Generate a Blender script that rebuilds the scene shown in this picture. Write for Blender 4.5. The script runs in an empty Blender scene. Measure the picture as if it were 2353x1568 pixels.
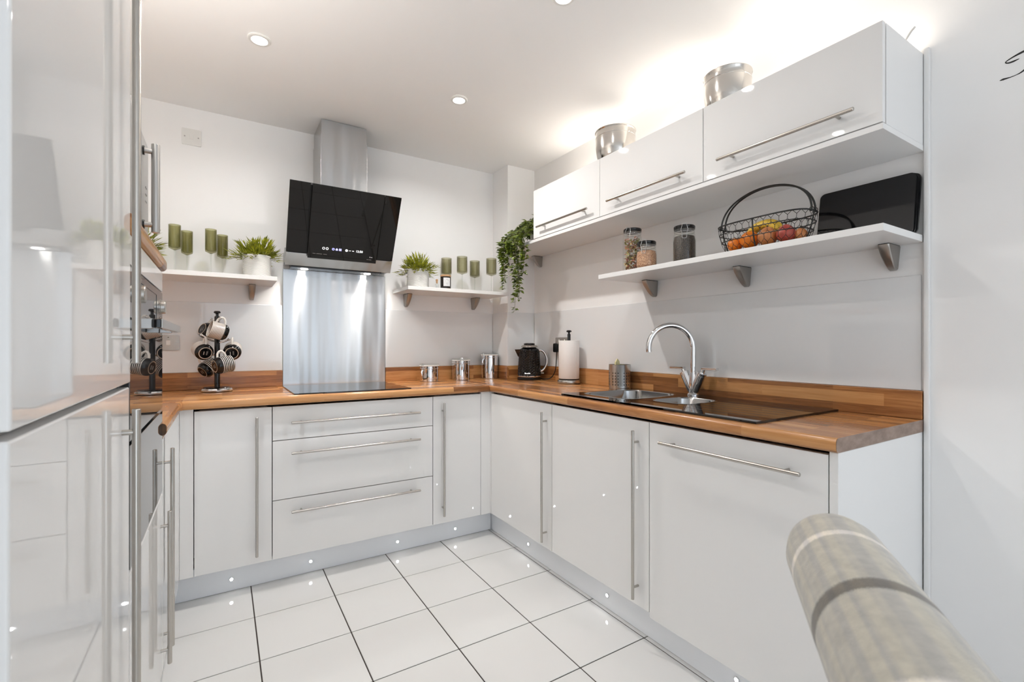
import bpy, bmesh, math, random
from mathutils import Vector, Matrix
random.seed(7)
R = math.radians
PI = math.pi
scene = bpy.context.scene
COL = scene.collection

# ------------------------------------------------------------------ camera
YAW = R(31.75)
CAM_H = 1.137
cd = bpy.data.cameras.new('camera'); cam = bpy.data.objects.new('camera', cd); COL.objects.link(cam)
cam.location = (0, 0, CAM_H); cam.rotation_euler = (R(90), 0, -YAW)
cd.sensor_fit = 'HORIZONTAL'; cd.sensor_width = 36; cd.lens = 1076 / 2353 * 36
cd.shift_y = 7.5 / 2353; cd.clip_start = 0.02
cd.dof.use_dof = True; cd.dof.focus_distance = 2.4; cd.dof.aperture_fstop = 9.0
scene.camera = cam

# ------------------------------------------------------------------ world, light, exposure
w = bpy.data.worlds.new('world'); scene.world = w; w.use_nodes = True
w.node_tree.nodes['Background'].inputs[0].default_value = (0.75, 0.87, 1.0, 1)
w.node_tree.nodes['Background'].inputs[1].default_value = 1.0
scene.view_settings.view_transform = 'Standard'; scene.view_settings.look = 'None'
scene.view_settings.gamma = 1.0; scene.view_settings.use_curve_mapping = False
scene.view_settings.exposure = 0.27
scene.cycles.use_denoising = True
scene.cycles.max_bounces = 10; scene.cycles.diffuse_bounces = 6; scene.cycles.glossy_bounces = 4
scene.cycles.transparent_max_bounces = 24; scene.cycles.caustics_reflective = False; scene.cycles.caustics_refractive = False
scene.cycles.sample_clamp_indirect = 6
scene.cycles.use_adaptive_sampling = True; scene.cycles.adaptive_threshold = .03; scene.cycles.adaptive_min_samples = 16

def area(name, loc, rot, sx, sy, power, col, shape='RECTANGLE', spread=180):
    l = bpy.data.lights.new(name, 'AREA'); l.shape = shape; l.size = sx
    if shape in ('RECTANGLE', 'ELLIPSE'): l.size_y = sy
    l.energy = power; l.color = col; l.spread = R(spread)
    o = bpy.data.objects.new(name, l); COL.objects.link(o); o.location = loc; o.rotation_euler = rot
    return o
# daylight arriving through the wide glazed doors at the far end of the room, behind the camera
area('window_daylight', (.59, -4.53, 1.2), (R(90), 0, 0), 2.3, 2.1, 14, (0.86, 0.93, 1.0))
sl = bpy.data.lights.new('sun', 'SUN'); sl.energy = 10.0; sl.angle = R(1.5); sl.color = (.93, .97, 1.0)
so = bpy.data.objects.new('sun', sl); COL.objects.link(so); so.location = (.6, -8, 5); so.rotation_euler = (R(60), 0, 0)      # low sun through the glazed doors onto the floor behind the camera

DOWN_W = 4.6
REAR_W = 1.5
LED_W = 2.5
ADDED_LED_W = 6.0

# ------------------------------------------------------------------ materials
MATS = {}
def nd(nt, t, **kw):
    n = nt.nodes.new(t)
    for k, v in kw.items(): setattr(n, k, v)
    return n
def mat(name, col=(.8, .8, .8), rough=.5, metal=0.0, spec=.5, coat=0.0, emit=None, es=0.0, aniso=0.0):
    m = bpy.data.materials.new(name); m.use_nodes = True; MATS[name] = m
    b = m.node_tree.nodes['Principled BSDF']
    b.inputs['Base Color'].default_value = (*col, 1); b.inputs['Roughness'].default_value = rough
    b.inputs['Metallic'].default_value = metal; b.inputs['Specular IOR Level'].default_value = spec
    b.inputs['Coat Weight'].default_value = coat; b.inputs['Coat Roughness'].default_value = 0.03
    b.inputs['Anisotropic'].default_value = aniso
    if emit: b.inputs['Emission Color'].default_value = (*emit, 1); b.inputs['Emission Strength'].default_value = es
    return m
def bsdf(m): return m.node_tree.nodes['Principled BSDF']
def noise_var(m, c0, c1, scale=(20, 20, 20), detail=4, bump=0.0, bumpscale=None, dist=.002):
    nt = m.node_tree; tc = nd(nt, 'ShaderNodeTexCoord'); mp = nd(nt, 'ShaderNodeMapping'); mp.inputs['Scale'].default_value = scale
    no = nd(nt, 'ShaderNodeTexNoise'); no.inputs['Scale'].default_value = 1; no.inputs['Detail'].default_value = detail
    cr = nd(nt, 'ShaderNodeValToRGB'); cr.color_ramp.elements[0].color = (*c0, 1); cr.color_ramp.elements[1].color = (*c1, 1)
    cr.color_ramp.elements[0].position = .3; cr.color_ramp.elements[1].position = .7
    L = nt.links.new
    L(tc.outputs['Object'], mp.inputs[0]); L(mp.outputs[0], no.inputs['Vector']); L(no.outputs[0], cr.inputs[0]); L(cr.outputs[0], bsdf(m).inputs['Base Color'])
    if bump:
        bp = nd(nt, 'ShaderNodeBump'); bp.inputs['Strength'].default_value = bump; bp.inputs['Distance'].default_value = dist
        L(no.outputs[0], bp.inputs['Height']); L(bp.outputs[0], bsdf(m).inputs['Normal'])
    return m

mat('gloss_white', (.82, .815, .805), .025, spec=.5)
mat('satin_white', (.82, .815, .805), .3)
noise_var(mat('wall_paint', (.89, .88, .86), .65, spec=.3), (.885, .876, .866), (.90, .89, .88), (3, 3, 3))
noise_var(mat('ceiling_paint', (.92, .91, .89), .8, spec=.2), (.915, .905, .895), (.925, .915, .905), (2, 2, 2))
mat('plinth_grey', (.90, .92, .95), .25, spec=.6)
mat('carcass', (.55, .54, .53), .5)
mat('dark_gap', (.02, .017, .014), .7)
noise_var(mat('tile', (.74, .735, .72), .05, spec=.55), (.73, .725, .71), (.75, .745, .735), (2, 2, 2), bump=.012, dist=.01)
mat('grout', (.045, .032, .026), .8)
mat('back_glass', (.79, .80, .805), .035, spec=.6)
mat('chrome', (.78, .78, .79), .05, metal=1)
mat('steel_handle', (.50, .475, .44), .27, metal=1)
mat('bowl_steel', (.66, .63, .59), .16, metal=1)
mat('bracket_steel', (.40, .38, .355), .34, metal=1)
mat('black_glass', (.008, .008, .008), .02, spec=.6)
mat('hood_glass', (.009, .008, .007), .02, spec=.34)
mat('oven_glass', (.03, .032, .034), .015, spec=.9)
mat('black_plastic', (.010, .010, .010), .22)
mat('black_gloss', (.006, .006, .007), .06)
mat('white_ceramic', (.78, .75, .70), .15)
mat('cream_ceramic', (.62, .52, .42), .3)
mat('white_plastic', (.78, .77, .74), .3)
mat('yellow_cloth', (.75, .68, .38), .9)
mat('paper', (.82, .80, .78), .9, spec=.1)
mat('microwave_steel', (.50, .49, .475), .3, metal=.9)
mat('microwave_front', (.52, .51, .49), .32, metal=.55)
mat('soil', (.03, .02, .015), .9)
mat('cork', (.50, .30, .16), .8)
mat('black_wire', (.012, .011, .010), .4)
mat('lamp_glow', (1, 1, 1), .5, emit=(1, .97, .92), es=14)
mat('led_glow', (1, 1, 1), .5, emit=(.95, .98, 1), es=40)
mat('strip_glow', (1, 1, 1), .5, emit=(1, .87, .70), es=6)
mat('icon_white', (1, 1, 1), .5, emit=(.95, .95, .97), es=1.3)
mat('icon_blue', (.5, .5, 1), .5, emit=(.42, .42, 1.0), es=1.2)
mat('print_grey', (.35, .33, .31), .5)
mat('groove_grey', (.10, .095, .09), .2)
mat('print_black', (.004, .004, .004), .5)
mat('silver_print', (.75, .75, .75), .3, metal=.6)
mat('candle_jar', (.012, .008, .006), .1)
mat('candle_wood', (.55, .33, .17), .5)
mat('label_paper', (.72, .72, .72), .6)
mat('orange_peel', (.85, .22, .01), .35)
noise_var(mat('onion_skin', (.7, .3, .1), .4), (.55, .17, .05), (.80, .36, .14), (60, 60, 12))
noise_var(mat('red_onion', (.4, .05, .06), .35), (.42, .05, .05), (.60, .14, .08), (60, 60, 12))
noise_var(mat('banana_peel', (.75, .48, .04), .45), (.30, .17, .03), (.78, .52, .05), (120, 120, 120), detail=6)
MATS['banana_peel'].node_tree.nodes['Color Ramp'].color_ramp.elements[0].position = .33
MATS['banana_peel'].node_tree.nodes['Color Ramp'].color_ramp.elements[1].position = .46
mat('basket_wood', (.42, .24, .10), .6)
mat('pasta_green', (.32, .30, .10), .5); mat('pasta_red', (.42, .14, .08), .5); mat('pasta_cream', (.62, .44, .18), .5)
noise_var(mat('lentils', (.6, .35, .2), .6), (.25, .08, .04), (.80, .50, .30), (260, 260, 260), detail=2, bump=.5, dist=.003)
noise_var(mat('black_rice', (.03, .025, .025), .35), (.006, .005, .005), (.10, .07, .05), (260, 260, 260), detail=2, bump=.6, dist=.003)
noise_var(mat('leaf_bright', (.14, .18, .02), .45), (.085, .11, .004), (.50, .50, .025), (45, 45, 45))
noise_var(mat('leaf_dark', (.05, .085, .015), .4), (.012, .028, .003), (.17, .225, .014), (30, 30, 30))
mat('stem', (.06, .05, .02), .6)
mat('pale_stem', (.30, .27, .16), .6)

def brushed(name, col, rough, scale, strength):
    m = mat(name, col, rough, metal=1); nt = m.node_tree; L = nt.links.new
    tc = nd(nt, 'ShaderNodeTexCoord'); mp = nd(nt, 'ShaderNodeMapping'); mp.inputs['Scale'].default_value = scale
    no = nd(nt, 'ShaderNodeTexNoise'); no.inputs['Scale'].default_value = 1; no.inputs['Detail'].default_value = 3
    bp = nd(nt, 'ShaderNodeBump'); bp.inputs['Strength'].default_value = strength; bp.inputs['Distance'].default_value = .001
    L(tc.outputs['Object'], mp.inputs[0]); L(mp.outputs[0], no.inputs['Vector']); L(no.outputs[0], bp.inputs['Height']); L(bp.outputs[0], bsdf(m).inputs['Normal'])
    return m
def brushed_aniso(name, col, rough, an, rot=0.0, axis='Z'):
    m = mat(name, col, rough, metal=1, aniso=an); nt = m.node_tree
    tc = nd(nt, 'ShaderNodeTexCoord'); mpg = nd(nt, 'ShaderNodeMapping'); mpg.inputs['Scale'].default_value = (11, 11, 1.1)
    no = nd(nt, 'ShaderNodeTexNoise'); no.inputs['Scale'].default_value = 1; no.inputs['Detail'].default_value = 1.5
    bp = nd(nt, 'ShaderNodeBump'); bp.inputs['Strength'].default_value = 1; bp.inputs['Distance'].default_value = .006
    for a_, b_ in ((tc.outputs['Object'], mpg.inputs[0]), (mpg.outputs[0], no.inputs['Vector']), (no.outputs[0], bp.inputs['Height']), (bp.outputs[0], bsdf(m).inputs['Normal'])): nt.links.new(a_, b_)
    t = nd(nt, 'ShaderNodeTangent', direction_type='RADIAL', axis=axis)
    nt.links.new(t.outputs[0], bsdf(m).inputs['Tangent']); bsdf(m).inputs['Anisotropic Rotation'].default_value = rot
    return m
brushed_aniso('splash_steel', (.55, .555, .56), .26, .93, .25, 'Z')
brushed_aniso('hood_steel', (.52, .52, .515), .26, .92, .25, 'Z')
mat('sink_steel', (.42, .42, .42), .17, metal=1)
mat('caddy_steel', (.56, .55, .53), .24, metal=1)

def thin_glass(name, tint, refl=.9, edge=None):
    m = bpy.data.materials.new(name); m.use_nodes = True; MATS[name] = m; nt = m.node_tree
    for n in list(nt.nodes): nt.nodes.remove(n)
    out = nd(nt, 'ShaderNodeOutputMaterial'); tr = nd(nt, 'ShaderNodeBsdfTransparent'); gl = nd(nt, 'ShaderNodeBsdfGlossy'); mx = nd(nt, 'ShaderNodeMixShader')
    if edge:
        lw = nd(nt, 'ShaderNodeLayerWeight'); lw.inputs['Blend'].default_value = .35; mc = nd(nt, 'ShaderNodeMix', data_type='RGBA')
        mc.inputs['A'].default_value = (*tint, 1); mc.inputs['B'].default_value = (*[c_ * edge for c_ in tint], 1); nt.links.new(lw.outputs['Facing'], mc.inputs['Factor']); nt.links.new(mc.outputs['Result'], tr.inputs[0])
    tr.inputs[0].default_value = (*tint, 1); gl.inputs['Color'].default_value = (refl, refl, refl, 1); gl.inputs['Roughness'].default_value = .02
    fr = nd(nt, 'ShaderNodeFresnel'); fr.inputs[0].default_value = 1.45
    gm = nd(nt, 'ShaderNodeNewGeometry'); mi = nd(nt, 'ShaderNodeMath', operation='MULTIPLY_ADD'); mi.inputs[1].default_value = 1 / 1.45 - 1.45; mi.inputs[2].default_value = 1.45
    nt.links.new(gm.outputs['Backfacing'], mi.inputs[0]); nt.links.new(mi.outputs[0], fr.inputs[0])
    nt.links.new(fr.outputs[0], mx.inputs[0]); nt.links.new(tr.outputs[0], mx.inputs[1]); nt.links.new(gl.outputs[0], mx.inputs[2]); nt.links.new(mx.outputs[0], out.inputs[0])
    return m
thin_glass('clear_glass', (.95, .96, .95))
thin_glass('olive_glass', (.80, .79, .68), edge=.62)
thin_glass('olive_dark_glass', (.745, .735, .56), edge=.62)
thin_glass('window_glass', (.95, .97, 1.0))

def wood(name, axis, seed=0.0, row=.042, length=.42, top=True):
    """stave-block laminate; axis = direction the staves run along ('X' or 'Y'); flat print on the worktop"""
    m = mat(name, (.35, .17, .07), .22, spec=.5); nt = m.node_tree; L = nt.links.new
    g = nd(nt, 'ShaderNodeNewGeometry'); sp = nd(nt, 'ShaderNodeSeparateXYZ'); L(g.outputs['Position'], sp.inputs[0])
    cb = nd(nt, 'ShaderNodeCombineXYZ')
    a, b = ('X', 'Y') if axis == 'X' else ('Y', 'X')
    ad = nd(nt, 'ShaderNodeMath', operation='ADD'); L(sp.outputs[b], ad.inputs[0]); L(sp.outputs['Z'], ad.inputs[1])
    off = nd(nt, 'ShaderNodeMath', operation='ADD'); off.inputs[1].default_value = seed; L(ad.outputs[0], off.inputs[0])
    L(sp.outputs[a], cb.inputs['X']); L(off.outputs[0], cb.inputs['Y'])
    br = nd(nt, 'ShaderNodeTexBrick'); br.offset = .37; br.offset_frequency = 2; br.squash = 1.0
    br.inputs['Color1'].default_value = (0, 0, 0, 1); br.inputs['Color2'].default_value = (1, 1, 1, 1); br.inputs['Mortar'].default_value = (.5, .5, .5, 1)
    br.inputs['Scale'].default_value = 1; br.inputs['Mortar Size'].default_value = 0.0; br.inputs['Bias'].default_value = 0
    br.inputs['Brick Width'].default_value = length; br.inputs['Row Height'].default_value = row
    L(cb.outputs[0], br.inputs['Vector'])
    # grain: long streaks plus a slow wave, shifted per stave
    sc = nd(nt, 'ShaderNodeVectorMath', operation='MULTIPLY'); sc.inputs[1].default_value = (5.0, 85.0, 1); L(cb.outputs[0], sc.inputs[0])
    sh = nd(nt, 'ShaderNodeVectorMath', operation='SCALE'); sh.inputs['Scale'].default_value = 37.0; L(br.outputs['Color'], sh.inputs[0])
    add = nd(nt, 'ShaderNodeVectorMath', operation='ADD'); L(sc.outputs[0], add.inputs[0]); L(sh.outputs[0], add.inputs[1])
    no = nd(nt, 'ShaderNodeTexNoise'); no.inputs['Scale'].default_value = 1; no.inputs['Detail'].default_value = 6; no.inputs['Roughness'].default_value = .6; no.inputs['Distortion'].default_value = .8
    L(add.outputs[0], no.inputs['Vector'])
    mx = nd(nt, 'ShaderNodeMath', operation='MULTIPLY_ADD'); mx.inputs[1].default_value = .50; L(br.outputs['Color'], mx.inputs[0])
    g2 = nd(nt, 'ShaderNodeMath', operation='MULTIPLY'); g2.inputs[1].default_value = .62; L(no.outputs[0], g2.inputs[0]); L(g2.outputs[0], mx.inputs[2])
    cr = nd(nt, 'ShaderNodeValToRGB'); e = cr.color_ramp.elements
    e[0].position = .16; e[0].color = (.115, .043, .015, 1); e[1].position = .84; e[1].color = (.62, .32, .125, 1)
    k = e.new(.38); k.color = (.28, .112, .038, 1); k = e.new(.58); k.color = (.46, .205, .072, 1)
    L(mx.outputs[0], cr.inputs[0]); L(cr.outputs[0], bsdf(m).inputs['Base Color'])
    return m
wood('wood_x', 'X'); wood('wood_y', 'Y', .11)
noise_var(mat('wood_end', (.25, .17, .13), .5), (.20, .135, .105), (.33, .235, .185), (30, 5, 60))
noise_var(mat('wood_dark_end', (.12, .06, .03), .5), (.09, .042, .018), (.15, .075, .032), (30, 30, 60))

# ------------------------------------------------------------------ mesh builder
class MB:
    def __init__(s): s.v = []; s.f = []; s.wn = False
    def add(s, vs, fs):
        o = len(s.v); s.v += [Vector(p) for p in vs]; s.f += [tuple(i + o for i in f) for f in fs]; return s
    def box(s, x0, x1, y0, y1, z0, z1, bev=0.0, seg=2):
        x0, x1 = sorted((x0, x1)); y0, y1 = sorted((y0, y1)); z0, z1 = sorted((z0, z1))
        if not bev:
            return s.add([(x0, y0, z0), (x1, y0, z0), (x1, y1, z0), (x0, y1, z0), (x0, y0, z1), (x1, y0, z1), (x1, y1, z1), (x0, y1, z1)],
                         [(0, 3, 2, 1), (4, 5, 6, 7), (0, 1, 5, 4), (1, 2, 6, 5), (2, 3, 7, 6), (3, 0, 4, 7)])
        s.wn = True
        bm = bmesh.new(); bmesh.ops.create_cube(bm, size=1)
        for v in bm.verts: v.co = Vector(((x0 + x1) / 2 + v.co.x * (x1 - x0), (y0 + y1) / 2 + v.co.y * (y1 - y0), (z0 + z1) / 2 + v.co.z * (z1 - z0)))
        bmesh.ops.bevel(bm, geom=list(bm.edges), offset=bev, segments=seg, affect='EDGES', profile=.5)
        bm.verts.index_update(); s.add([v.co.copy() for v in bm.verts], [[v.index for v in f.verts] for f in bm.faces]); bm.free(); return s
    def tube(s, pts, r, n=12, closed=False, caps=True):
        pts = [Vector(p) for p in pts]; m = len(pts); o = len(s.v)
        rs = r if isinstance(r, (list, tuple)) else [r] * m
        t0 = (pts[1] - pts[0]).normalized(); up = Vector((0, 0, 1)) if abs(t0.z) < .9 else Vector((1, 0, 0))
        nn = (up - t0 * up.dot(t0)).normalized()
        for i, p in enumerate(pts):
            if closed: t = (pts[(i + 1) % m] - pts[i - 1]).normalized()
            else: t = (pts[min(i + 1, m - 1)] - pts[max(i - 1, 0)]).normalized()
            nn = (nn - t * nn.dot(t)); nn = nn.normalized() if nn.length > 1e-6 else t.orthogonal().normalized()
            bb = t.cross(nn)
            for k in range(n):
                a = 2 * PI * k / n; s.v.append(p + (nn * math.cos(a) + bb * math.sin(a)) * rs[i])
        for i in range(m if closed else m - 1):
            j = (i + 1) % m
            for k in range(n):
                k2 = (k + 1) % n; s.f.append((o + i * n + k, o + i * n + k2, o + j * n + k2, o + j * n + k))
        if caps and not closed:
            s.f.append(tuple(o + k for k in reversed(range(n)))); s.f.append(tuple(o + (m - 1) * n + k for k in range(n)))
        return s
    def cyl(s, p0, p1, r, n=20, r1=None): return s.tube([p0, p1], [r, r if r1 is None else r1], n)
    def lathe(s, prof, n=32, c=(0, 0, 0), cap0=True, cap1=True):
        o = len(s.v); m = len(prof)
        for (r, z) in prof:
            for k in range(n):
                a = 2 * PI * k / n; s.v.append(Vector((c[0] + r * math.cos(a), c[1] + r * math.sin(a), c[2] + z)))
        for i in range(m - 1):
            for k in range(n):
                k2 = (k + 1) % n; s.f.append((o + i * n + k, o + i * n + k2, o + (i + 1) * n + k2, o + (i + 1) * n + k))
        if cap0 and prof[0][0] > 1e-6: s.f.append(tuple(o + k for k in reversed(range(n))))
        if cap1 and prof[-1][0] > 1e-6: s.f.append(tuple(o + (m - 1) * n + k for k in range(n)))
        return s
    def prism(s, poly, a0, a1, axis='Y'):
        """poly = 2D outline; axis = extrusion axis. X:(y,z) Y:(x,z) Z:(x,y)"""
        def P(p, a): return {'X': (a, p[0], p[1]), 'Y': (p[0], a, p[1]), 'Z': (p[0], p[1], a)}[axis]
        n = len(poly); o = len(s.v); s.v += [Vector(P(p, a0)) for p in poly] + [Vector(P(p, a1)) for p in poly]
        s.f.append(tuple(o + i for i in range(n))); s.f.append(tuple(o + n + i for i in reversed(range(n))))
        for i in range(n):
            j = (i + 1) % n; s.f.append((o + i, o + n + i, o + n + j, o + j))
        return s
    def ball(s, c, rx, ry=None, rz=None, n=20, m=12):
        ry = ry or rx; rz = rz or rx; o = len(s.v)
        for i in range(m + 1):
            th = PI * i / m
            for k in range(n):
                a = 2 * PI * k / n; s.v.append(Vector((c[0] + rx * math.sin(th) * math.cos(a), c[1] + ry * math.sin(th) * math.sin(a), c[2] - rz * math.cos(th))))
        for i in range(m):
            for k in range(n):
                k2 = (k + 1) % n; s.f.append((o + i * n + k, o + i * n + k2, o + (i + 1) * n + k2, o + (i + 1) * n + k))
        return s
    def xf(s, M): s.v = [M @ p for p in s.v]; return s
def rrect(x0, x1, y0, y1, r, seg=5):
    out = []
    for (cx, cy, a0) in ((x1 - r, y1 - r, 0), (x0 + r, y1 - r, 90), (x0 + r, y0 + r, 180), (x1 - r, y0 + r, 270)):
        for k in range(seg + 1):
            a = R(a0 + 90 * k / seg); out.append((cx + r * math.cos(a), cy + r * math.sin(a)))
    return out
def arc(c, r, a0, a1, n): return [(c[0] + r * math.cos(R(a0 + (a1 - a0) * k / n)), c[1] + r * math.sin(R(a0 + (a1 - a0) * k / n))) for k in range(n + 1)]

def mk_mesh(name, mb, m, origin=(0, 0, 0), angle=35, flat=False):
    me = bpy.data.meshes.new(name); o = Vector(origin)
    me.from_pydata([tuple(p - o) for p in mb.v], [], mb.f); me.validate()
    bm = bmesh.new(); bm.from_mesh(me); bmesh.ops.remove_doubles(bm, verts=bm.verts, dist=1e-6)
    bmesh.ops.recalc_face_normals(bm, faces=bm.faces); bm.to_mesh(me); bm.free()
    if not flat:
        me.shade_smooth(); me.set_sharp_from_angle(angle=R(angle))
    me.materials.append(MATS[m]); return me
ORG = {}
def wnorm(o, mb):
    if mb.wn:
        md = o.modifiers.new('weighted_normals', 'WEIGHTED_NORMAL'); md.keep_sharp = True; md.weight = 80
def thing(name, label, cat, loc, group=None):
    o = bpy.data.objects.new(name, None); COL.objects.link(o); o.location = loc; o.empty_display_size = .05
    o['label'] = label; o['category'] = cat
    if group: o['group'] = group
    ORG[o.name] = Vector(loc); return o
def part(name, mb, m, parent, label=None, stuff=False, angle=35, flat=False):
    """mesh given in world coordinates, parented to a thing or a part"""
    org = ORG[parent.name]; me = mk_mesh(name, mb, m, org, angle, flat)
    o = bpy.data.objects.new(name, me); COL.objects.link(o); o.parent = parent; ORG[o.name] = org; wnorm(o, mb)
    if label: o['label'] = label
    if stuff: o['kind'] = 'stuff'
    return o
def single(name, mb, m, label, cat, loc, group=None, angle=35, flat=False):
    o = bpy.data.objects.new(name, mk_mesh(name, mb, m, loc, angle, flat)); COL.objects.link(o); o.location = loc; wnorm(o, mb)
    o['label'] = label; o['category'] = cat
    if group: o['group'] = group
    ORG[o.name] = Vector(loc); return o
def struct(name, mb, m, loc=(0, 0, 0), angle=35):
    o = bpy.data.objects.new(name, mk_mesh(name, mb, m, loc, angle)); COL.objects.link(o); o.location = loc; o['kind'] = 'structure'; wnorm(o, mb)
    ORG[o.name] = Vector(loc); return o
def spart(name, mb, m, parent, **k): return part(name, mb, m, parent, **k)
def dup(root, loc, label=None, group=None, rotz=0.0):
    r = root.copy(); COL.objects.link(r); r.location = loc; r.rotation_euler = (0, 0, rotz)
    if label: r['label'] = label
    if group: r['group'] = group
    def rec(a, b):
        for ch in a.children:
            c = ch.copy(); COL.objects.link(c); c.parent = b; rec(ch, c)
    rec(root, r); return r
def text_mb(s, size, M, extrude=.0004, shear=0.0):
    cu = bpy.data.curves.new('text', 'FONT'); cu.body = s; cu.size = size; cu.extrude = extrude; cu.align_x = 'CENTER'; cu.align_y = 'CENTER'; cu.resolution_u = 2; cu.shear = shear
    ob = bpy.data.objects.new('text', cu); COL.objects.link(ob); dg = bpy.context.evaluated_depsgraph_get()
    me = bpy.data.meshes.new_from_object(ob.evaluated_get(dg)); mb = MB()
    mb.add([M @ v.co for v in me.vertices], [tuple(p.vertices) for p in me.polygons])
    bpy.data.objects.remove(ob); bpy.data.curves.remove(cu); bpy.data.meshes.remove(me); return mb

# ------------------------------------------------------------------ room dimensions (metres, camera foot = origin, +y to the hob wall)
YB, XR, XL, YF, ZC = 3.005, 1.92, -.735, -4.6, 2.39
PX, PY = 1.695, 2.795                       # boxed-in corner column
ZW0, ZW1 = .857, .895                       # worktop underside / top
XF, YFr, XLf = 1.335, 2.405, -.144          # worktop front edges: right run, back run, left return
XD, YD, XT = 1.352, 2.43, -.155             # door faces
XP, YP = 1.407, 2.515                       # plinth faces
ZD0, ZD1 = .135, .848
YE = .583                                   # near end of the right run
T = .12

# ------------------------------------------------------------------ structure
struct('floor', MB().box(XL - T, XR + T, YF - T, YB + T, -.12, -.004), 'grout')
flo = bpy.data.objects['floor']
tile_me = None; gx, gy = .3187, .316
for i in range(-3, 6):
    for j in range(-22, 2):
        x0, y0 = .1147 + gx * i, 2.2215 + gy * (j - 1)
        x1, y1 = x0 + gx, y0 + gy
        cx0, cx1, cy0, cy1 = max(x0 + .0021, XL), min(x1 - .0021, XR), max(y0 + .0021, YF), min(y1 - .0021, YB)
        if cx1 - cx0 < .02 or cy1 - cy0 < .02: continue
        full = abs((cx1 - cx0) - (gx - .0042)) < 1e-4 and abs((cy1 - cy0) - (gy - .0042)) < 1e-4
        if full and tile_me is None:
            tile_me = mk_mesh('tile', MB().box(-(gx - .0042) / 2, (gx - .0042) / 2, -(gy - .0042) / 2, (gy - .0042) / 2, -.0038, 0, .0012, 1), 'tile')
        me = tile_me if full else mk_mesh('tile', MB().box(cx0 - (x0 + x1) / 2, cx1 - (x0 + x1) / 2, cy0 - (y0 + y1) / 2, cy1 - (y0 + y1) / 2, -.0038, 0, .0012, 1), 'tile')
        o = bpy.data.objects.new('tile', me); COL.objects.link(o); o.parent = flo; o.location = ((x0 + x1) / 2, (y0 + y1) / 2, 0)
struct('ceiling', MB().box(XL - T, XR + T, YF - T, YB + T, ZC, ZC + T), 'ceiling_paint')
struct('wall_back', MB().box(XL - T, XR + T, YB, YB + T, 0, ZC), 'wall_paint')
struct('wall_right', MB().box(XR, XR + T, YF - T, YB, 0, ZC), 'wall_paint')
struct('wall_corner', MB().box(PX, XR, PY, YB, 0, ZC), 'wall_paint')
# left wall; rear wall with wide glazed doors (both behind the camera)
struct('wall_left', MB().box(XL - T, XL, YF - T, YB, 0, ZC), 'wall_paint')
rx0, rx1, wz0, wz1 = -.58, 1.76, .08, 2.2
struct('wall_front', MB().box(XL, rx0, YF - T, YF, 0, ZC).box(rx1, XR, YF - T, YF, 0, ZC).box(rx0, rx1, YF - T, YF, 0, wz0).box(rx0, rx1, YF - T, YF, wz1, ZC), 'wall_paint')
fr = MB(); yy = YF - .07
bars = [(rx0, rx0 + .07), (.55, .63), (rx1 - .07, rx1)]
for (a, b) in bars: fr.box(a, b, yy - .03, yy + .03, wz0, wz1)
fr.box(rx0, rx1, yy - .03, yy + .03, wz0, wz0 + .08).box(rx0, rx1, yy - .03, yy + .03, wz1 - .08, wz1)
w1 = struct('window_1', fr, 'white_plastic')
spart('pane', MB().box(rx0 + .07, .55, yy - .004, yy + .004, wz0 + .08, wz1 - .08), 'window_glass', w1)
spart('pane', MB().box(.63, rx1 - .07, yy - .004, yy + .004, wz0 + .08, wz1 - .08), 'window_glass', w1)
struct('trim_1', MB().box(XR - .016, XR, .566, .581, 0, 2.082, .004), 'satin_white')
# glass splashbacks
GZ0, GZ1, GT = .987, 1.361, .006
SX0, SX1 = .298, .893
g = 'pale grey back-painted glass splashback panels'
def panel(mb, label, loc): return single('splashback_panel', mb, 'back_glass', label, 'splashback', loc, g)
panel(MB().box(XL + .001, SX0 - .002, YB - GT, YB - .0005, GZ0 + .0005, GZ1, .001, 1), 'pale grey glass splashback panel behind the mug tree', (-.2, YB - .003, GZ0))
panel(MB().box(SX1 + .002, PX - .008, YB - GT, YB - .0005, GZ0 + .0005, GZ1, .001, 1), 'pale grey glass splashback panel behind the three steel canisters', (1.3, YB - .003, GZ0))
panel(MB().box(PX - GT, PX - .0005, PY - .006, YB - GT - .001, GZ0 + .0005, GZ1, .001, 1), 'narrow pale grey glass splashback panel on the side of the corner column', (PX - .003, 2.9, GZ0))
panel(MB().box(PX, XR - GT - .001, PY - GT, PY - .0005, GZ0 + .0005, GZ1, .001, 1), 'small pale grey glass splashback panel on the front of the corner column behind the kettle', (1.8, PY - .003, GZ0))
panel(MB().box(XR - GT, XR - .0005, YE + .006, PY - GT - .002, GZ0 + .0005, GZ1, .001, 1), 'long pale grey glass splashback panel behind the sink tap', (XR - .003, 1.7, GZ0))

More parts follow.
